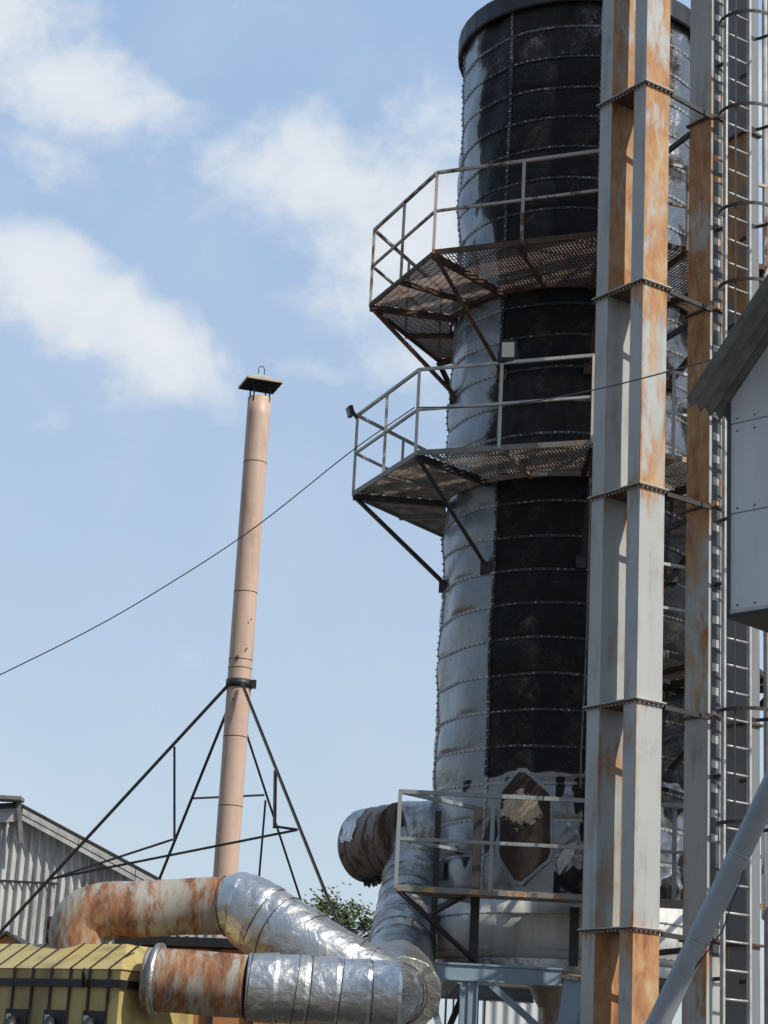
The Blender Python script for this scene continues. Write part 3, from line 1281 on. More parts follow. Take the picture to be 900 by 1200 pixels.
# ------------------------------------------------------------------ LADDER WITH CAGE
lo_ = C2 - VV * .13 + UU * .10
LW = .385
lad = thing('caged_ladder', 'tall pale steel ladder with dark safety hoops on the right-hand leg', 'ladder', (lo_.x, lo_.y, 0))
for s in (0, LW):
    p = lo_ + UU * s
    MB().bar((p.x, p.y, .1), (p.x, p.y, 18.4), .03, .05, VV).build('rail', M['ladder'], lad)
z = zat(lo_, 1205)
while z < 17.6:
    p = lo_ + UU * .02
    q = lo_ + UU * (LW - .02)
    MB().tube((p.x, p.y, z), (q.x, q.y, z), .013, 8).build('rung', M['ladder'], lad)
    z += .292
hz = [zat(lo_, y) for y in (967, 836, 615, 480, 340, 252, 137, 30)] + [17.0]
cc = lo_ + UU * (LW / 2)
for z in hz:
    mb = MB()
    pr = None
    for k in range(23):
        a = math.radians(-30 + 240 * k / 22)
        p = cc - UU * math.cos(a) * .34 - VV * (.14 + math.sin(a) * .34 + .03)
        p = V3((p.x, p.y, z))
        if pr is not None:
            mb.bar(pr, p, .012, .038)
        pr = p
    for sgn in (0, LW):
        a = lo_ + UU * sgn
        k = math.radians(-30 if sgn == 0 else 210)
        e = cc - UU * math.cos(k) * .34 - VV * (.17 + math.sin(k) * .34)
        mb.bar((a.x, a.y, z), (e.x, e.y, z), .012, .05)
    mb.build('cage_hoop', M['dark_steel'], lad)
for a in (20, 90, 160):
    a = math.radians(a)
    p = cc - UU * math.cos(a) * .33 - VV * (.17 + math.sin(a) * .33)
    MB().bar((p.x, p.y, hz[0]), (p.x, p.y, 17.0), .02, .02, V3((0, 1, 0))).build('cage_strap', M['dark_steel'], lad)
z = 1.0
while z < 17.5:
    for s in (0, LW):
        p = lo_ + UU * s
        q = p + VV * .14
        MB().bar((p.x, p.y, z), (q.x, q.y, z), .02, .04).build('standoff', M['dark_steel'], lad)
    z += 2.1

# thin conduit pipe further right
p = at(899, 700, 22.6)
t = MB().tube((p.x, p.y, 0), (p.x, p.y, 17.5), .045, 12).build('conduit_pipe', M['trim'])
tag(rebase(t), 'thin pale upright pipe at the right edge behind the ladder', 'pipe')

# ------------------------------------------------------------------ CHIMNEY
CB = at(264, 1028, 34.0)
chim = thing('chimney', 'slender salmon painted metal chimney with square rain cap and loop', 'chimney', (CB.x, CB.y, 0))
ztop = zat(CB, 467)
zb_ = zat(CB, 802)
mb = MB()
mb.sweep([(CB.x, CB.y, z) for z in [0 + ztop * i / 40 for i in range(41)]], .204, 32)
mb.build('stack', M['chimney'], chim)
for y in (543, 695, 774, 784, 864, 945):
    z = zat(CB, y)
    MB().sweep([(CB.x, CB.y, z - .006), (CB.x, CB.y, z + .006)], .208, 32).build('joint_seam', M['brown_steel'], chim)
for (x, y, sc) in ((278, 770, 1.3), (277, 773, .8), (294, 726, .6), (289, 760, .7), (273, 819, .7)):
    q = at(x, y, 33.79)
    MB().sweep([q + V3((0, 0, -.03 * sc)), q + V3((0, .0, .0)), q + V3((0, 0, .03 * sc))], [.006, .022 * sc, .005], 8).build('paint_chip', M['black'], chim)
mb = MB()
mb.sweep([(CB.x, CB.y, zb_ - .07), (CB.x, CB.y, zb_ + .07)], .225, 32)
mb.cbox((CB.x + .25, CB.y - .08, zb_), .09, .09, .14)
mb.build('clamp_band', M['black'], chim)
zc = ztop + .24
rot = math.radians(18)
cx, cy = V3((math.cos(rot), math.sin(rot), 0)), V3((-math.sin(rot), math.cos(rot), 0))
for (a, b) in ((-1, -1), (1, -1), (1, 1), (-1, 1)):
    q = V3((CB.x, CB.y, 0)) + cx * a * .14 + cy * b * .14
    MB().tube((q.x, q.y, ztop - .1), (q.x, q.y, zc + .06), .014, 8).build('cap_rod', M['dark_steel'], chim)
mb = MB()
hs = .32
b4 = [V3((CB.x, CB.y, zc)) + cx * a * hs + cy * b * hs for a, b in ((-1, -1), (1, -1), (1, 1), (-1, 1))]
t4 = [V3((CB.x, CB.y, zc + .04)) + cx * a * hs + cy * b * hs for a, b in ((-1, -1), (1, -1), (1, 1), (-1, 1))]
ap = V3((CB.x, CB.y, zc + .21))
vb = [mb.bm.verts.new(p) for p in b4]
vt = [mb.bm.verts.new(p) for p in t4]
va = mb.bm.verts.new(ap)
mb.bm.faces.new(list(reversed(vb)))
for i in range(4):
    j = (i + 1) % 4
    mb.bm.faces.new((vb[i], vb[j], vt[j], vt[i]))
    f = mb.bm.faces.new((vt[i], vt[j], va))
capo = mb.build('rain_cap', M['cap'], chim)
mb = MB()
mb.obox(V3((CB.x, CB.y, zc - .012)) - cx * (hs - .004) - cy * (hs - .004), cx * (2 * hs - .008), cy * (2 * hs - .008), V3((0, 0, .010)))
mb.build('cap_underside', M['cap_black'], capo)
MB().sweep([V3((CB.x, CB.y, zc + .22)) + cx * (.055 * math.cos(a)) + V3((0, 0, .07 + .075 * math.sin(a) if a > 0 and a < PI else 0)) for a in [PI * k / 12 for k in range(13)]], .008, 6).build('lifting_loop', M['dark_steel'], capo)

# brace frame of thin angles
br = thing('brace_frame', 'dark angle iron tripod bracing the salmon chimney', 'brace', at(264, 1100, 34.0) * 1.0)
br.location.z = 0
YC = 28.0


def b3(name, a, b, w=.032):
    k = 34.0 / 28.0
    return MB().angle(at(a[0], a[1], a[2] * k), at(b[0], b[1], b[2] * k), w * k, .014).build(name, M['dark_steel'], br)


b3('leg', (267, 804, 27.9), (-30, 1126, 29.6), .034)
b3('leg', (284, 802, 27.8), (415, 1130, 25.6), .032)
b3('leg', (265, 834, 28.1), (168, 1075, 30.6))
b3('leg', (279, 834, 28.1), (366, 1100, 30.2))
b3('strut', (62, 1031, 29.1), (203, 985, 28.4), .03)
b3('strut', (62, 1031, 29.1), (349, 974, 26.7), .032)
b3('strut', (203, 875, 28.3), (203, 986, 28.4), .035)
b3('strut', (224, 937, 29.2), (310, 933, 29.2), .03)
b3('strut', (323, 903, 27.15), (322, 971, 27.1), .035)
b3('strut', (322, 970, 27.1), (349, 974, 26.7), .035)
b3('strut', (310, 938, 29.2), (301, 1045, 29.8), .03)

# ------------------------------------------------------------------ YELLOW CASING
K = at(142, 1136, 19.4)
ang = math.radians(-33)
wd_ = V3((math.cos(ang), math.sin(ang), 0))          # along the front, to the right (nearer)
dd_ = V3((-math.sin(ang), math.cos(ang), 0))
yc = thing('dryer_burner_casing', 'yellow sheet metal casing with chamfered top and black straps, bottom left', 'casing', (K.x, K.y, 0))
LF, DP, CH, CHZ = 4.2, 1.15, .42, .27
zk = K.z


def Q(a, d, z):
    """a metres left of the corner, d metres back, height z"""
    q = V3((K.x, K.y, 0)) - wd_ * a + dd_ * d
    return V3((q.x, q.y, z))


mb = MB()
mb.obox(Q(LF, 0, 0), wd_ * LF, dd_ * DP, V3((0, 0, zk)))
mb.build('body', M['yellow'], yc)
mb = MB()
lo4 = [Q(LF, -.015, zk + .002), Q(-.015, -.015, zk + .002), Q(-.015, DP, zk + .002), Q(LF, DP, zk + .002)]
hi4 = [Q(LF - CH, CH, zk + CHZ), Q(.30, CH, zk + CHZ), Q(.30, DP - CH, zk + CHZ), Q(LF - CH, DP - CH, zk + CHZ)]
a = [mb.bm.verts.new(p) for p in lo4]
b = [mb.bm.verts.new(p) for p in hi4]
mb.bm.faces.new(list(reversed(a)))
mb.bm.faces.new(b)
for i in range(4):
    j = (i + 1) % 4
    mb.bm.faces.new((a[i], a[j], b[j], b[i]))
mb.build('roof', M['yellow'], yc)
for k in range(9):
    a_ = .125 + k * .235
    pa, pb = Q(a_, -.022, zk + .004), Q(a_ + .0, CH, zk + CHZ + .004)
    mb = MB()
    mb.bar(pa, pb, .013, .014)
    mb.bar(Q(a_, -.012, zk), Q(a_, -.012, .3), .024, .016, dd_)
    mb.build('strap', M['black'], yc)
mb = MB()
mb.obox(Q(LF, -.032, zk - .165), wd_ * (LF + .032), dd_ * .03, V3((0, 0, .07)))
mb.obox(Q(-.002, -.03, zk - .165), wd_ * .03, dd_ * .9, V3((0, 0, .07)))
mb.build('belt', M['black'], yc)
mb = MB()
mb.sweep([Q(.40, -.05, zk - .17), Q(.40, -.07, zk - .05), Q(.385, -.07, zk - .0), Q(.37, -.07, zk - .05), Q(.37, -.05, zk - .17)], .012, 8)
mb.build('lifting_loop', M['black'], yc)
for a_ in (.40, .88, 1.36):
    w = MB()
    w.obox(Q(a_, -.02, zk - .72), wd_ * .27, dd_ * .018, V3((0, 0, .34)))
    wo_ = w.build('vent_opening', M['black'], yc)
    w = MB()
    w.obox(Q(a_ - .02, -.026, zk - .48), wd_ * .05, dd_ * .01, V3((0, 0, .055)))
    w.build('vent_catch', M['trim'], wo_)
    w = MB()
    w.sweep([Q(a_ - .13, -.09, zk - .75), Q(a_ - .13, -.09, zk - .55), Q(a_ - .13, -.06, zk - .45)], [.085, .08, .03], 14)
    w.build('vent_hood', M['black'], wo_)


# ------------------------------------------------------------------ DUCTS
def foil_fn(amp, sc=4.0):
    def f(p, i, a):
        n = noise.noise(p * sc)
        m = noise.noise(p * sc * 2.7 + V3((3, 1, 2)))
        return amp * n + amp * .6 * (1 - abs(m)) ** 3
    return f


def dent_fn(amp):
    return lambda p, i, a: amp * noise.noise(p * 2.4)


def bands(path, rad, idx, root, mat, tilt=.0, r=.011):
    for i in idx:
        i = min(max(i, 1), len(path) - 2)
        p = path[i]
        t = (path[i + 1] - path[i - 1]).normalized()
        t = (t + V3((random.uniform(-1, 1), random.uniform(-1, 1), random.uniform(-1, 1))) * tilt).normalized()
        s = t.cross(V3((0, 0, 1))).normalized()
        u = s.cross(t)
        R_ = (rad[i] if isinstance(rad, list) else rad) + .010
        loop = [p + (s * math.cos(2 * PI * k / 36) + u * math.sin(2 * PI * k / 36)) * R_ for k in range(37)]
        MB().sweep(loop, r, 6, False).build('wire_band', mat, root)


# lower duct
dl = thing('exhaust_duct', 'lower fat duct from yellow casing, half orange rust, half foil wrapped', 'duct', at(190, 1150, 19.55), 'lagged hot air ducts')
A = at(172, 1147, 19.62)
B = at(290, 1156, 19.5)
Cc = at(470, 1168, 19.5)
path = resample(A, B, 30)
MB().sweep(path, .292, 48, True, dent_fn(.008)).build('rusty_section', M['duct_rust'], dl)
path = resample(B, Cc, 80)
rad = [.306 + .016 * ((i % 16) / 16) for i in range(81)]
MB().sweep(path, rad, 72, True, foil_fn(.011, 3.2)).build('foil_section', M['foil'], dl)
bands(path, rad, [1, 16, 25, 32, 48, 64], dl, M['dark_steel'], .08, .004)
ax_ = (B - A).normalized()
mb = MB()
p0 = at(187, 1149, 19.6)
mb.sweep([p0 - ax_ * .05, p0 - ax_ * .048, p0 + ax_ * .0, p0 + ax_ * .004], [.29, .345, .35, .29], 48, True, dent_fn(.012))
mb.build('collar', M['foil_dull'], dl)

# upper duct
du = thing('exhaust_duct', 'upper rusty duct turning down at its left end, foil wrapped past its bend', 'duct', at(85, 1105, 20.6), 'lagged hot air ducts')
pl = [at(92, 1140, 20.5), at(90, 1108, 20.5), at(95, 1080, 20.5), at(120, 1067, 20.5), at(160, 1066, 20.5), at(215, 1062, 20.5), at(272, 1061, 20.4)]
pp = spline(pl, 10)
MB().sweep(pp, [.275] * len(pp), 48, True, dent_fn(.010)).build('rusty_section', M['duct_rust'], du)
pl = [at(262, 1062, 20.42), at(285, 1064, 20.38), at(322, 1087, 20.25), at(380, 1123, 20.1), at(440, 1155, 20.0), at(478, 1175, 19.9)]
pp = spline(pl, 16)
nn_ = len(pp)
rad = [.280 + .065 * sm(0, .25, i / nn_) - .05 * sm(.5, 1, i / nn_) + .014 * ((i % 14) / 14) for i in range(nn_)]
MB().sweep(pp, rad, 72, True, foil_fn(.012, 3.2)).build('foil_section', M['foil'], du)
bands(pp, rad, [2, 28, 34, 42, 56, 60, 70], du, M['dark_steel'], .13, .0045)

# junction piece leading back to the silo hopper
J0, J1, J2 = at(452, 1166, 19.6), at(464, 1164, 20.4), at(482, 1182, 23.3)
ju = thing('duct_junction', 'crumpled foil wrapped junction where the ducts meet below the silo', 'duct', (J0.x, J0.y, J0.z - .3))
pp = spline([J0, J1, at(474, 1170, 22.0), J2], 20)
MB().sweep(pp, [.29 - .09 * (i / len(pp)) for i in range(len(pp))], 64, True, foil_fn(.035, 7)).build('foil_wrap', M['foil_dull'], ju)
bands(pp, .29, [14, 22], ju, M['dark_steel'], .1, .007)

# side duct: stub from the silo, brown wrapped tail, and the foil down-pipe
sd = thing('side_duct', 'brown wrapped duct end and silver down-pipe at the silo side behind the railing', 'duct', at(470, 1040, 23.9), 'lagged hot air ducts')
e0, e1, e2, e3 = at(548, 974, 25.4), at(512, 979, 25.25), at(472, 984, 25.2), at(422, 993, 25.8)
pp = resample(e0, e1, 10) + resample(e1, e2, 16)[1:]
MB().sweep(pp, .435, 56, True, foil_fn(.03, 4)).build('foil_section', M['foil_dull'], sd)
pp = resample(e2 + (e2 - e3).normalized() * .03, e3, 24)
bs = MB().sweep(pp, [.455] * 4 + [.45] * (len(pp) - 7) + [.435, .41, .35], 56, True, dent_fn(.02)).build('wrapped_section', M['duct_brown'], sd)
bands(pp, .448, [2, 8, 17], sd, M['brown_steel'], .08, .005)
mb = MB()   # ragged lagging hanging below the tail
dv = (e3 - e2)
for k in range(60):
    f = random.uniform(.12, .92)
    q = e2 + dv * f
    off = random.uniform(-.16, .16)
    q = q + V3((0, -.1 + off, -.405 - random.uniform(0, .035)))
    l = random.uniform(.03, .11)
    w = random.uniform(.02, .06)
    mb.prism([q, q + V3((w, 0, .01)), q + V3((w * .6, .01, -l)), q + V3((w * .2, .01, -l * .8))], V3((.01, .03, .01)))
mb.obox(e2 + dv * .10 + V3((0, -.29, -.42)), dv * .84, V3((0, .42, 0)), V3((0, 0, .03)))
mb.build('torn_lagging', M['black'], bs)
# foil patch on the brown section
mb = MB()
ax_ = dv.normalized()
s_ = ax_.cross(V3((0, 0, 1))).normalized()
u_v = s_.cross(ax_)
if u_v.z < 0:
    u_v = -u_v
if s_.y > 0:
    s_ = -s_
rows = []
for i in range(9):
    row = []
    for j in range(13):
        a = math.radians(-2 + 85 * j / 12 + 6 * noise.noise(V3((i, j, 0)) * .7))
        p = e2 + dv * (.50 + .30 * i / 8 + .035 * math.sin(j * 1.7)) + (s_ * math.cos(a) + u_v * math.sin(a)) * (.463 + .012 * noise.noise(V3((i, j, 4)) * .8))
        row.append(mb.bm.verts.new(p))
    rows.append(row)
for i in range(8):
    for j in range(12):
        mb.bm.faces.new((rows[i][j], rows[i + 1][j], rows[i + 1][j + 1], rows[i][j + 1]))
mb.build('foil_patch', M['foil'], bs)
pp = spline([at(490, 985, 25.2), at(485, 1035, 25.0), at(476, 1085, 24.4), at(468, 1130, 23.4), at(474, 1165, 21.8)], 22)
rad = [.375 + .014 * ((i % 11) / 11) for i in range(len(pp))]
MB().sweep(pp, rad, 64, True, foil_fn(.02, 4)).build('down_pipe', M['foil_dull'], sd)
bands(pp, rad, [22, 31, 37, 48, 56, 62], sd, M['dark_steel'], .16, .004)

# ------------------------------------------------------------------ CORRUGATED SHEDS
def corrugated(mb, o, ax, width, topf, botz, pitch=.15, amp=.02, nrm=V3((0, -1, 0)), thick=.006):
    """vertical corrugated sheet; topf(s) gives the height at distance s"""
    n = int(width / pitch * 6)
    A_, B_ = [], []
    for i in range(n + 1):
        s = width * i / n
        p = V3(o) + ax * s + nrm * (amp * math.sin(2 * PI * s / pitch))
        A_.append(mb.bm.verts.new((p.x, p.y, botz)))
        B_.append(mb.bm.verts.new((p.x, p.y, topf(s))))
    for i in range(n):
        f = mb.bm.faces.new((A_[i], A_[i + 1], B_[i + 1], B_[i]))
        f.smooth = True


SY = 46.0
pk = at(24, 946, SY)
sh = thing('shed', 'far shed with stained white corrugated gable and dark roof edge at left', 'shed', (pk.x, pk.y, 0))
er = at(200, 1041, SY)
slope = (pk.z - er.z) / (er.x - pk.x)
ex = er.x + .7
wl = pk.x - 6.0
mb = MB()
corrugated(mb, (wl, SY, 0), V3((1, 0, 0)), ex - .4 - wl, lambda s: pk.z - slope * abs(wl + s - pk.x) * (1 if wl + s > pk.x else .25) - .06, 0, .19, .05)
mb.build('gable_wall', M['corr'], sh)
mb = MB()
corrugated(mb, (ex - .4, SY, 0), V3((0, 1, 0)), 14, lambda s: pk.z - slope * (ex - .4 - pk.x) - .05, 0, .19, .05, V3((1, 0, 0)))
mb.build('side_wall', M['corr'], sh)
mb = MB()
for (xa, za, xb, zb) in ((pk.x, pk.z, ex, pk.z - slope * (ex - pk.x)), (pk.x, pk.z, wl, pk.z - slope * .25 * (pk.x - wl))):
    mb.obox((xa, SY - .25, za + .02), V3((xb - xa, 0, zb - za)), V3((0, 14, 0)), V3((0, 0, .06)))
mb.build('roof', M['dark_steel'], sh)
mb = MB()
k = 0
x = pk.x + .1
while x < ex - .5:
    zz = pk.z - slope * (x - pk.x)
    mb.obox((x, SY - .30, zz - .27), V3((1.3, 0, -slope * 1.3)), V3((0, .03, 0)), V3((0, 0, .10)))
    mb.obox((x, SY - .28, zz - .14), V3((1.3, 0, -slope * 1.3)), V3((0, .05, 0)), V3((0, 0, .13)))
    x += 1.32
mb.obox((wl, SY - .30, pk.z - .36 - slope * .25 * 6), V3((6.0, 0, slope * .25 * 6)), V3((0, .03, 0)), V3((0, 0, .30)))
mb.build('verge_board', M['trim'], sh)
mb = MB()
mb.bar((pk.x - .0, SY - .34, pk.z + .1), (pk.x + .16, SY - .34, pk.z - .85), .09, .05, V3((0, 1, 0)))
mb.cbox((pk.x - .4, SY - .4, pk.z + .12), 1.0, .5, .08)
mb.build('ridge_flashing', M['roof_sheet'], sh)
mb = MB()
hz_ = at(60, 1035, SY - .1).z
mb.cbox((wl + 3.5, SY - .055, hz_), 7.0, .03, .05)
mb.build('wall_girt', M['dark_steel'], sh)

# low brown fence in front of the shed
p0, p1 = at(58, 1080, 33.0), at(225, 1086, 33.0)
fe = thing('low_fence', 'low dark brown rail fence in front of the corrugated shed', 'fence', (p0.x, p0.y, 0))
for i in range(7):
    q = p0.lerp(p1, i / 6)
    MB().bar((q.x, q.y, 0), (q.x, q.y, q.z + .08), .07, .07, V3((0, 1, 0))).build('post', M['brown_steel'], fe)
for dz in (0, -.2, -.42):
    MB().bar(p0 + V3((0, -.06, dz)), p1 + V3((0, -.06, dz)), .05, .10).build('rail', M['brown_steel'], fe)

# pale corrugated store seen under the silo
q0 = at(566, 1160, 36.0)
pb = thing('store_building', 'pale corrugated store seen through the legs of the silo frame', 'building', (q0.x, q0.y, 0))
mb = MB()
corrugated(mb, (q0.x, 36, 0), V3((1, 0, 0)), 1.9, lambda s: q0.z + .0, 0, .20, .03)
mb.build('wall', M['corr_pale'], pb)
MB().cbox((q0.x + .95, 37.2, q0.z + .06), 2.2, 2.6, .1).build('roof', M['dark_steel'], pb)

# orange building behind the ducts
o0, o1 = at(150, 1104, 23.4), at(338, 1108, 23.0)
ob = thing('boiler_house', 'low orange building with black roof edge behind the ducts', 'building', (o0.x, o0.y, 0))
wv_ = V3((o1.x - o0.x, o1.y - o0.y, 0))
dp_ = V3((.5, 2.6, 0))
mb = MB()
mb.obox((o0.x, o0.y, 0), wv_, dp_, V3((0, 0, o0.z - .04)))
mb.build('wall', M['orange'], ob)
mb = MB()
mb.obox(V3((o0.x, o0.y, o0.z - .03)) - wv_.normalized() * .15 + V3((0, -.12, 0)), wv_ * 1.05, dp_, V3((0, 0, .10)))
ro = mb.build('roof', M['black'], ob)
mb = MB()
for i in range(18):
    q = V3((o0.x, o0.y, o0.z + .07)) + wv_ * (i / 17.5) + V3((0, -.08, 0))
    mb.cbox(q + V3((0, 0, .03)), .05, .05, .06 + .03 * (i % 3))
mb.build('roof_bolts', M['trim'], ro)
mb = MB()
for f in (.22, .55, .8):
    q = V3((o0.x, o0.y, 0)) + wv_ * f + V3((0, -.03, 0))
    mb.cbox(q + V3((0, 0, o0.z / 2)), .06, .04, o0.z)
mb.build('wall_post', M['black'], ob)

# little orange gable at the far left
a0 = at(9, 1092, 22.5)
oh = thing('orange_hut', 'small orange gable with dark roof edges at the far left', 'hut', (a0.x, a0.y, 0))
mb = MB()
mb.prism([(a0.x - .32, 22.5, 0), (a0.x + .32, 22.5, 0), (a0.x + .32, 22.5, a0.z - .26), (a0.x, 22.5, a0.z - .03), (a0.x - .32, 22.5, a0.z - .26)], V3((0, 1.4, 0)))
mb.build('wall', M['orange'], oh)
for s in (-1, 1):
    MB().obox((a0.x, 22.42, a0.z - .025), V3((s * .42, 0, -.30)), V3((0, 1.55, 0)), V3((0, 0, .035))).build('roof', M['dark_steel'], oh)

# white plastic sheet
c = at(119, 1096, 20.9)
mb = MB()
bmesh.ops.create_icosphere(mb.bm, subdivisions=4, radius=1)
for v in mb.bm.verts:
    p = v.co.copy()
    r = 1 + .55 * noise.noise(p * 2.1) + .25 * (1 - abs(noise.noise(p * 4.5)))
    v.co = V3((p.x * .11 * r, p.y * .09 * r, p.z * .085 * r)) + c
for f in mb.bm.faces:
    f.smooth = True
tag(rebase(mb.build('plastic_bag', M['bag'])), 'crumpled white plastic bag under the rusty duct bend', 'bag')

# ------------------------------------------------------------------ TREE
tb = at(386, 1100, 44.0)
tree = thing('leafy_tree', 'green leafy tree top far behind the foil ducts', 'tree', (tb.x, tb.y, 0))
mb = MB()
mb.sweep([(tb.x, tb.y, 0), (tb.x + .05, tb.y, 1.6), (tb.x - .05, tb.y, 3.2), (tb.x + .02, tb.y, 5.2)], [.17, .14, .10, .03], 10)
limb_ends = []
for k in range(14):
    a = k * 2.4
    z0_ = 2.0 + .2 * k
    e = V3((tb.x + math.cos(a) * random.uniform(.7, 1.3), tb.y + math.sin(a) * random.uniform(.6, 1.2), z0_ + random.uniform(.5, 1.1)))
    mb.sweep(spline([(tb.x, tb.y, z0_), (tb.x + (e.x - tb.x) * .5, tb.y + (e.y - tb.y) * .5, z0_ + .45), e], 4), [.05 - .0045 * i for i in range(9)], 6)
    limb_ends.append(e)
mb.build('trunk', M['bark'], tree)
mb = MB()
cl_ = []
for k in range(70):
    a = random.uniform(0, 2 * PI)
    rr = random.uniform(0, 1) ** .6 * 1.75
    zz = random.uniform(1.9, 6.0)
    w = 1 - .55 * abs((zz - 3.8) / 2.35) ** 1.5
    cl_.append((V3((tb.x + math.cos(a) * rr * w, tb.y + math.sin(a) * rr * w, zz)), random.uniform(.16, .42)))
for e in limb_ends:
    cl_.append((e, .35))
for c, r in cl_:
    for q in range(int(420 * r)):
        d = V3((random.gauss(0, 1), random.gauss(0, 1), random.gauss(0, .8)))
        p = c + d * r * .55
        s = random.uniform(.035, .075)
        a = V3((random.uniform(-1, 1), random.uniform(-1, 1), random.uniform(-.6, .6))).normalized()
        b = a.cross(V3((random.uniform(-1, 1), random.uniform(-1, 1), random.uniform(-1, 1)))).normalized()
        mb.face([p - a * s, p + b * s * .45, p + a * s, p - b * s * .45])
mb.build('crown', M['leaf'], tree, fixn=False)

# ------------------------------------------------------------------ CABIN AT RIGHT
ca = at(856, 720, 15.6)
cw = V3((.7071, -.7071, 0))          # along the wall to the right, nearer
cnv = V3((-.7071, -.7071, 0))        # wall faces left-front
cb = thing('raised_cabin', 'pale blue sheet cabin with steep corrugated roof at the right edge', 'cabin', (ca.x, ca.y, 0))
ztopw = zat(ca, 440)
WWID, WDEP = 2.4, 2.0
sl_ = 1.12
body = MB()
zo = ca.z
zw = zat(ca, 470)
prof = [(0, zo), (WWID, zo), (WWID, zw), (WWID / 2, zw + sl_ * WWID / 2), (0, zw)]
body.prism([V3((ca.x, ca.y, zz)) + cw * s for s, zz in prof], -cnv * WDEP)
body.build('wall', M['white_metal'], cb)
for y in (498, 603):
    z = zat(ca, y)
    MB().obox(V3((ca.x, ca.y, z)) + cnv * .003, cw * WWID, -cnv * .01, V3((0, 0, .006))).build('sheet_joint', M['dark_grey'], cb)
mb = MB()
for zz in (zo + .06, zat(ca, 598), zat(ca, 508), zat(ca, 493)):
    for k in range(14):
        q = V3((ca.x, ca.y, zz)) + cw * (.06 + k * .165)
        mb.obox(q, cw * .012, cnv * .008, V3((0, 0, .012)))
mb.build('screw_heads', M['dark_grey'], cb)
MB().obox(V3((ca.x, ca.y, zo)) + cnv * .001 + cw * .001, cw * WWID, cnv * .012, V3((0, 0, .03))).build('drip_flashing', M['trim'], cb)
MB().obox(V3((ca.x, ca.y, zo - .035)) - cw * .02 + cnv * .02, cw * (WWID + .04), -cnv * (WDEP + .04), V3((0, 0, .033))).build('floor', M['black'], cb)
MB().obox(V3((ca.x, ca.y, zo)) - cw * .025 + cnv * .02, cw * .022, -cnv * .06, V3((0, 0, zw - zo - .02))).build('corner_post', M['dark_grey'], cb)
for sx in (.15, WWID - .15):
    for sy in (.2, WDEP - .2):
        if sx < 1:
            continue
        q = ca + cw * sx - cnv * sy
        MB().cbox((q.x, q.y, (zo - .035) / 2), .15, .15, zo - .035).build('leg', M['frame'], cb)
# corrugated roof: two slopes, ribs run up the slope
OV, EAVE = .42, .135
for side in (0, 1):
    mb = MB()
    rows = []
    Lr = WWID / 2 + EAVE
    nseg = int((WDEP + 2 * OV) / .012)
    for (s, zz) in ((-EAVE, zw - sl_ * EAVE), (WWID / 2, zw + sl_ * WWID / 2)):
        for lay_ in (0, 1):
            row = []
            for i in range(nseg + 1):
                d = OV - (WDEP + 2 * OV) * i / nseg
                h = .028 * math.sin(2 * PI * d / .13) + (.012 if lay_ else 0) + .05
                ss = s if side == 0 else WWID - s
                row.append(mb.bm.verts.new(V3((ca.x, ca.y, zz + h)) + cw * ss + cnv * d))
            rows.append(row)
    for i in range(nseg):
        for a_, b_ in ((0, 2), (1, 3), (0, 1), (2, 3)):
            mb.bm.faces.new((rows[a_][i], rows[a_][i + 1], rows[b_][i + 1], rows[b_][i]))
    for i in (0, nseg):
        mb.bm.faces.new((rows[0][i], rows[1][i], rows[3][i], rows[2][i]))
    mb.build('roof_sheet', M['roof_sheet'], cb)

# ------------------------------------------------------------------ SPOUT PIPE
s0, s1 = at(735, 1275, 18.4), at(935, 858, 17.4)
sp = thing('spout_pipe', 'sloping grey spout pipe crossing the lower right corner', 'pipe', (s0.x, s0.y, 0))
pp = resample(s0, s1, 30)
MB().sweep(pp, .098, 28, True, dent_fn(.001)).build('tube', M['spout'], sp)
for f in (.42, .66):
    q = s0.lerp(s1, f)
    t_ = (s1 - s0).normalized()
    MB().sweep([q - t_ * .006, q + t_ * .006], .1015, 28).build('joint_seam', M['rail_grey'], sp)
MB().sweep([at(762, 1215, 18.2), at(790, 1168, 18.1), at(846, 1092, 17.85), at(872, 1020, 17.7)], .006, 6).build('wire', M['cable'], sp)


# ------------------------------------------------------------------ CABLES
def cable(label, pts, r, group=None):
    o = MB().sweep(spline(pts, 12), r, 8).build('overhead_cable', M['cable'])
    return tag(rebase(o), label, 'cable', group)


V3p = L2W(P2[4], Z2 + .52)
V2p = L2W(P2[3], Z2 + .52)
a_ = at(-60, 820, 24.0)
cable('long dark cable from the left sky to the middle walkway railing', [a_, at(100, 741, 24.2), at(200, 683, 24.4), at(300, 617, 24.5), V3p + V3((-.05, -.05, 0)), V2p + V3((-.04, -.05, 0))], .0072)
cable('dark cable from the middle railing across the leg to the cabin roof', [V2p + V3((0, -.06, 0)), at(588, 475, 21.6), at(700, 456, 19.6), at(840, 420, 17.3), at(915, 398, 15.0)], .0075)
cable('thin sagging cable behind the foil duct to the silo column', [at(330, 1060, 26.5), at(380, 1084, 25.5), at(440, 1089, 24.6), at(500, 1073, 23.4), at(550, 1047, 23.1)], .010)
cable('dark drop cable hanging down beside the first leg', [at(692, 560, 22.3), at(689, 680, 22.3), at(686, 780, 22.3), at(681, 880, 22.3), at(680, 925, 22.3)], .009)

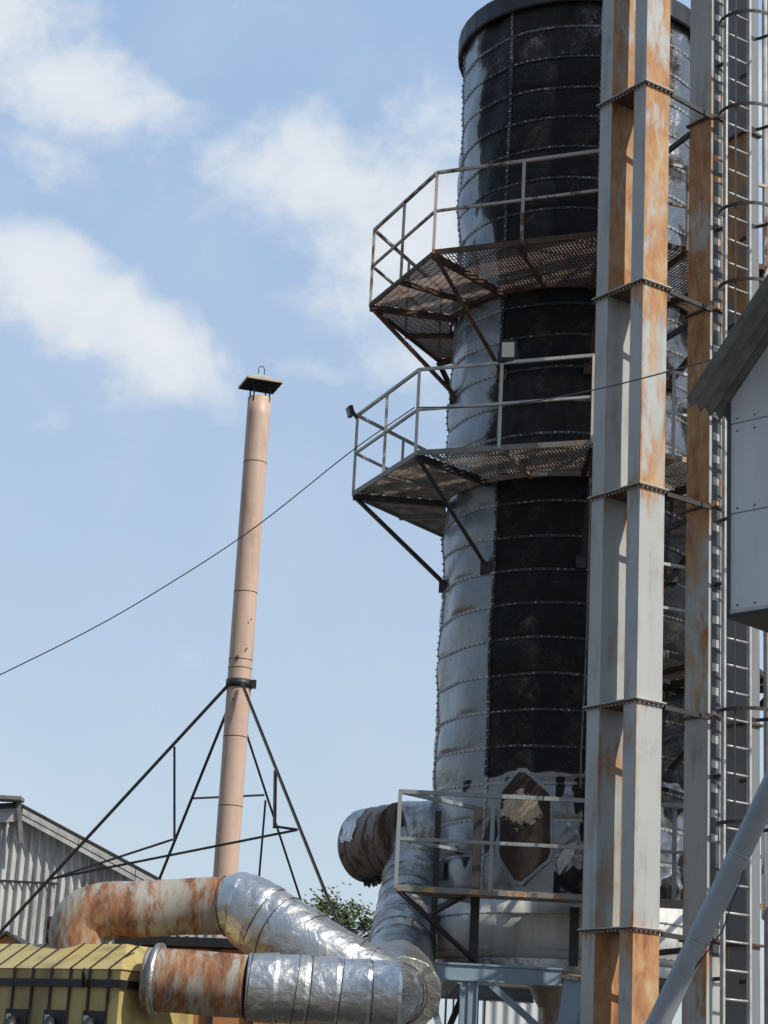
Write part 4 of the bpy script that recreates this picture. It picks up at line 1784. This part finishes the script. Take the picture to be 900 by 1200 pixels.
# ------------------------------------------------------------------ FLOODLIGHTS
e12 = V3((P2[2][0] - P2[3][0], P2[2][1] - P2[3][1], 0)).normalized()
c = atz(603, 416, Z2 + 1.18)
pm = L2W(P2[3], Z2 + 1.02) + e12 * 1.10
c = pm + V3((0, -.05, .13))
fa = thing('floodlight', 'square floodlight with pale lens on the middle walkway rail before the silo', 'floodlight', c - V3((0, 0, .13)), 'floodlights on the middle walkway')
nf = V3((-.15, -.95, -.12)).normalized()
sx_ = V3((0, 0, 1)).cross(nf).normalized()
sz_ = nf.cross(sx_).normalized()
if sz_.z < 0:
    sz_ = -sz_


def fbox(mb, c, hx, hz_, y0, y1):
    mb.obox(c - sx_ * hx - sz_ * hz_ + nf * y0, sx_ * 2 * hx, sz_ * 2 * hz_, nf * (y1 - y0))
    return mb


fbox(MB(), c, .105, .125, -.07, .0).build('housing', M['black'], fa)
fbox(MB(), c + sz_ * .01, .073, .09, .002, .008).build('lens', M['glass'], fa)
mb = MB()
mb.bar(c - sx_ * .12 - nf * .03, c - sx_ * .12 - sz_ * .13 - nf * .03, .012, .03)
mb.bar(c + sx_ * .12 - nf * .03, c + sx_ * .12 - sz_ * .13 - nf * .03, .012, .03)
mb.bar(c - sx_ * .12 - sz_ * .135 - nf * .03, c + sx_ * .12 - sz_ * .135 - nf * .03, .03, .012)
mb.build('bracket', M['black'], fa)

c = L2W(P2[4], Z2 + 1.0) + V3((-.10, -.02, .06))
fb = thing('floodlight', 'small black floodlight on the outer left corner of the middle walkway', 'floodlight', c - V3((0, 0, .06)), 'floodlights on the middle walkway')
nf = V3((-.75, -.25, -.25)).normalized()
sx_ = V3((0, 0, 1)).cross(nf).normalized()
sz_ = nf.cross(sx_).normalized()
fbox(MB(), c, .075, .065, -.03, .02).build('housing', M['black'], fb)
fbox(MB(), c, .06, .05, .022, .026).build('lens', M['dark_glass'], fb)
mb = MB()
mb.bar(c - nf * .03, L2W(P2[4], Z2 + .98), .04, .04)
mb.build('bracket', M['black'], fb)
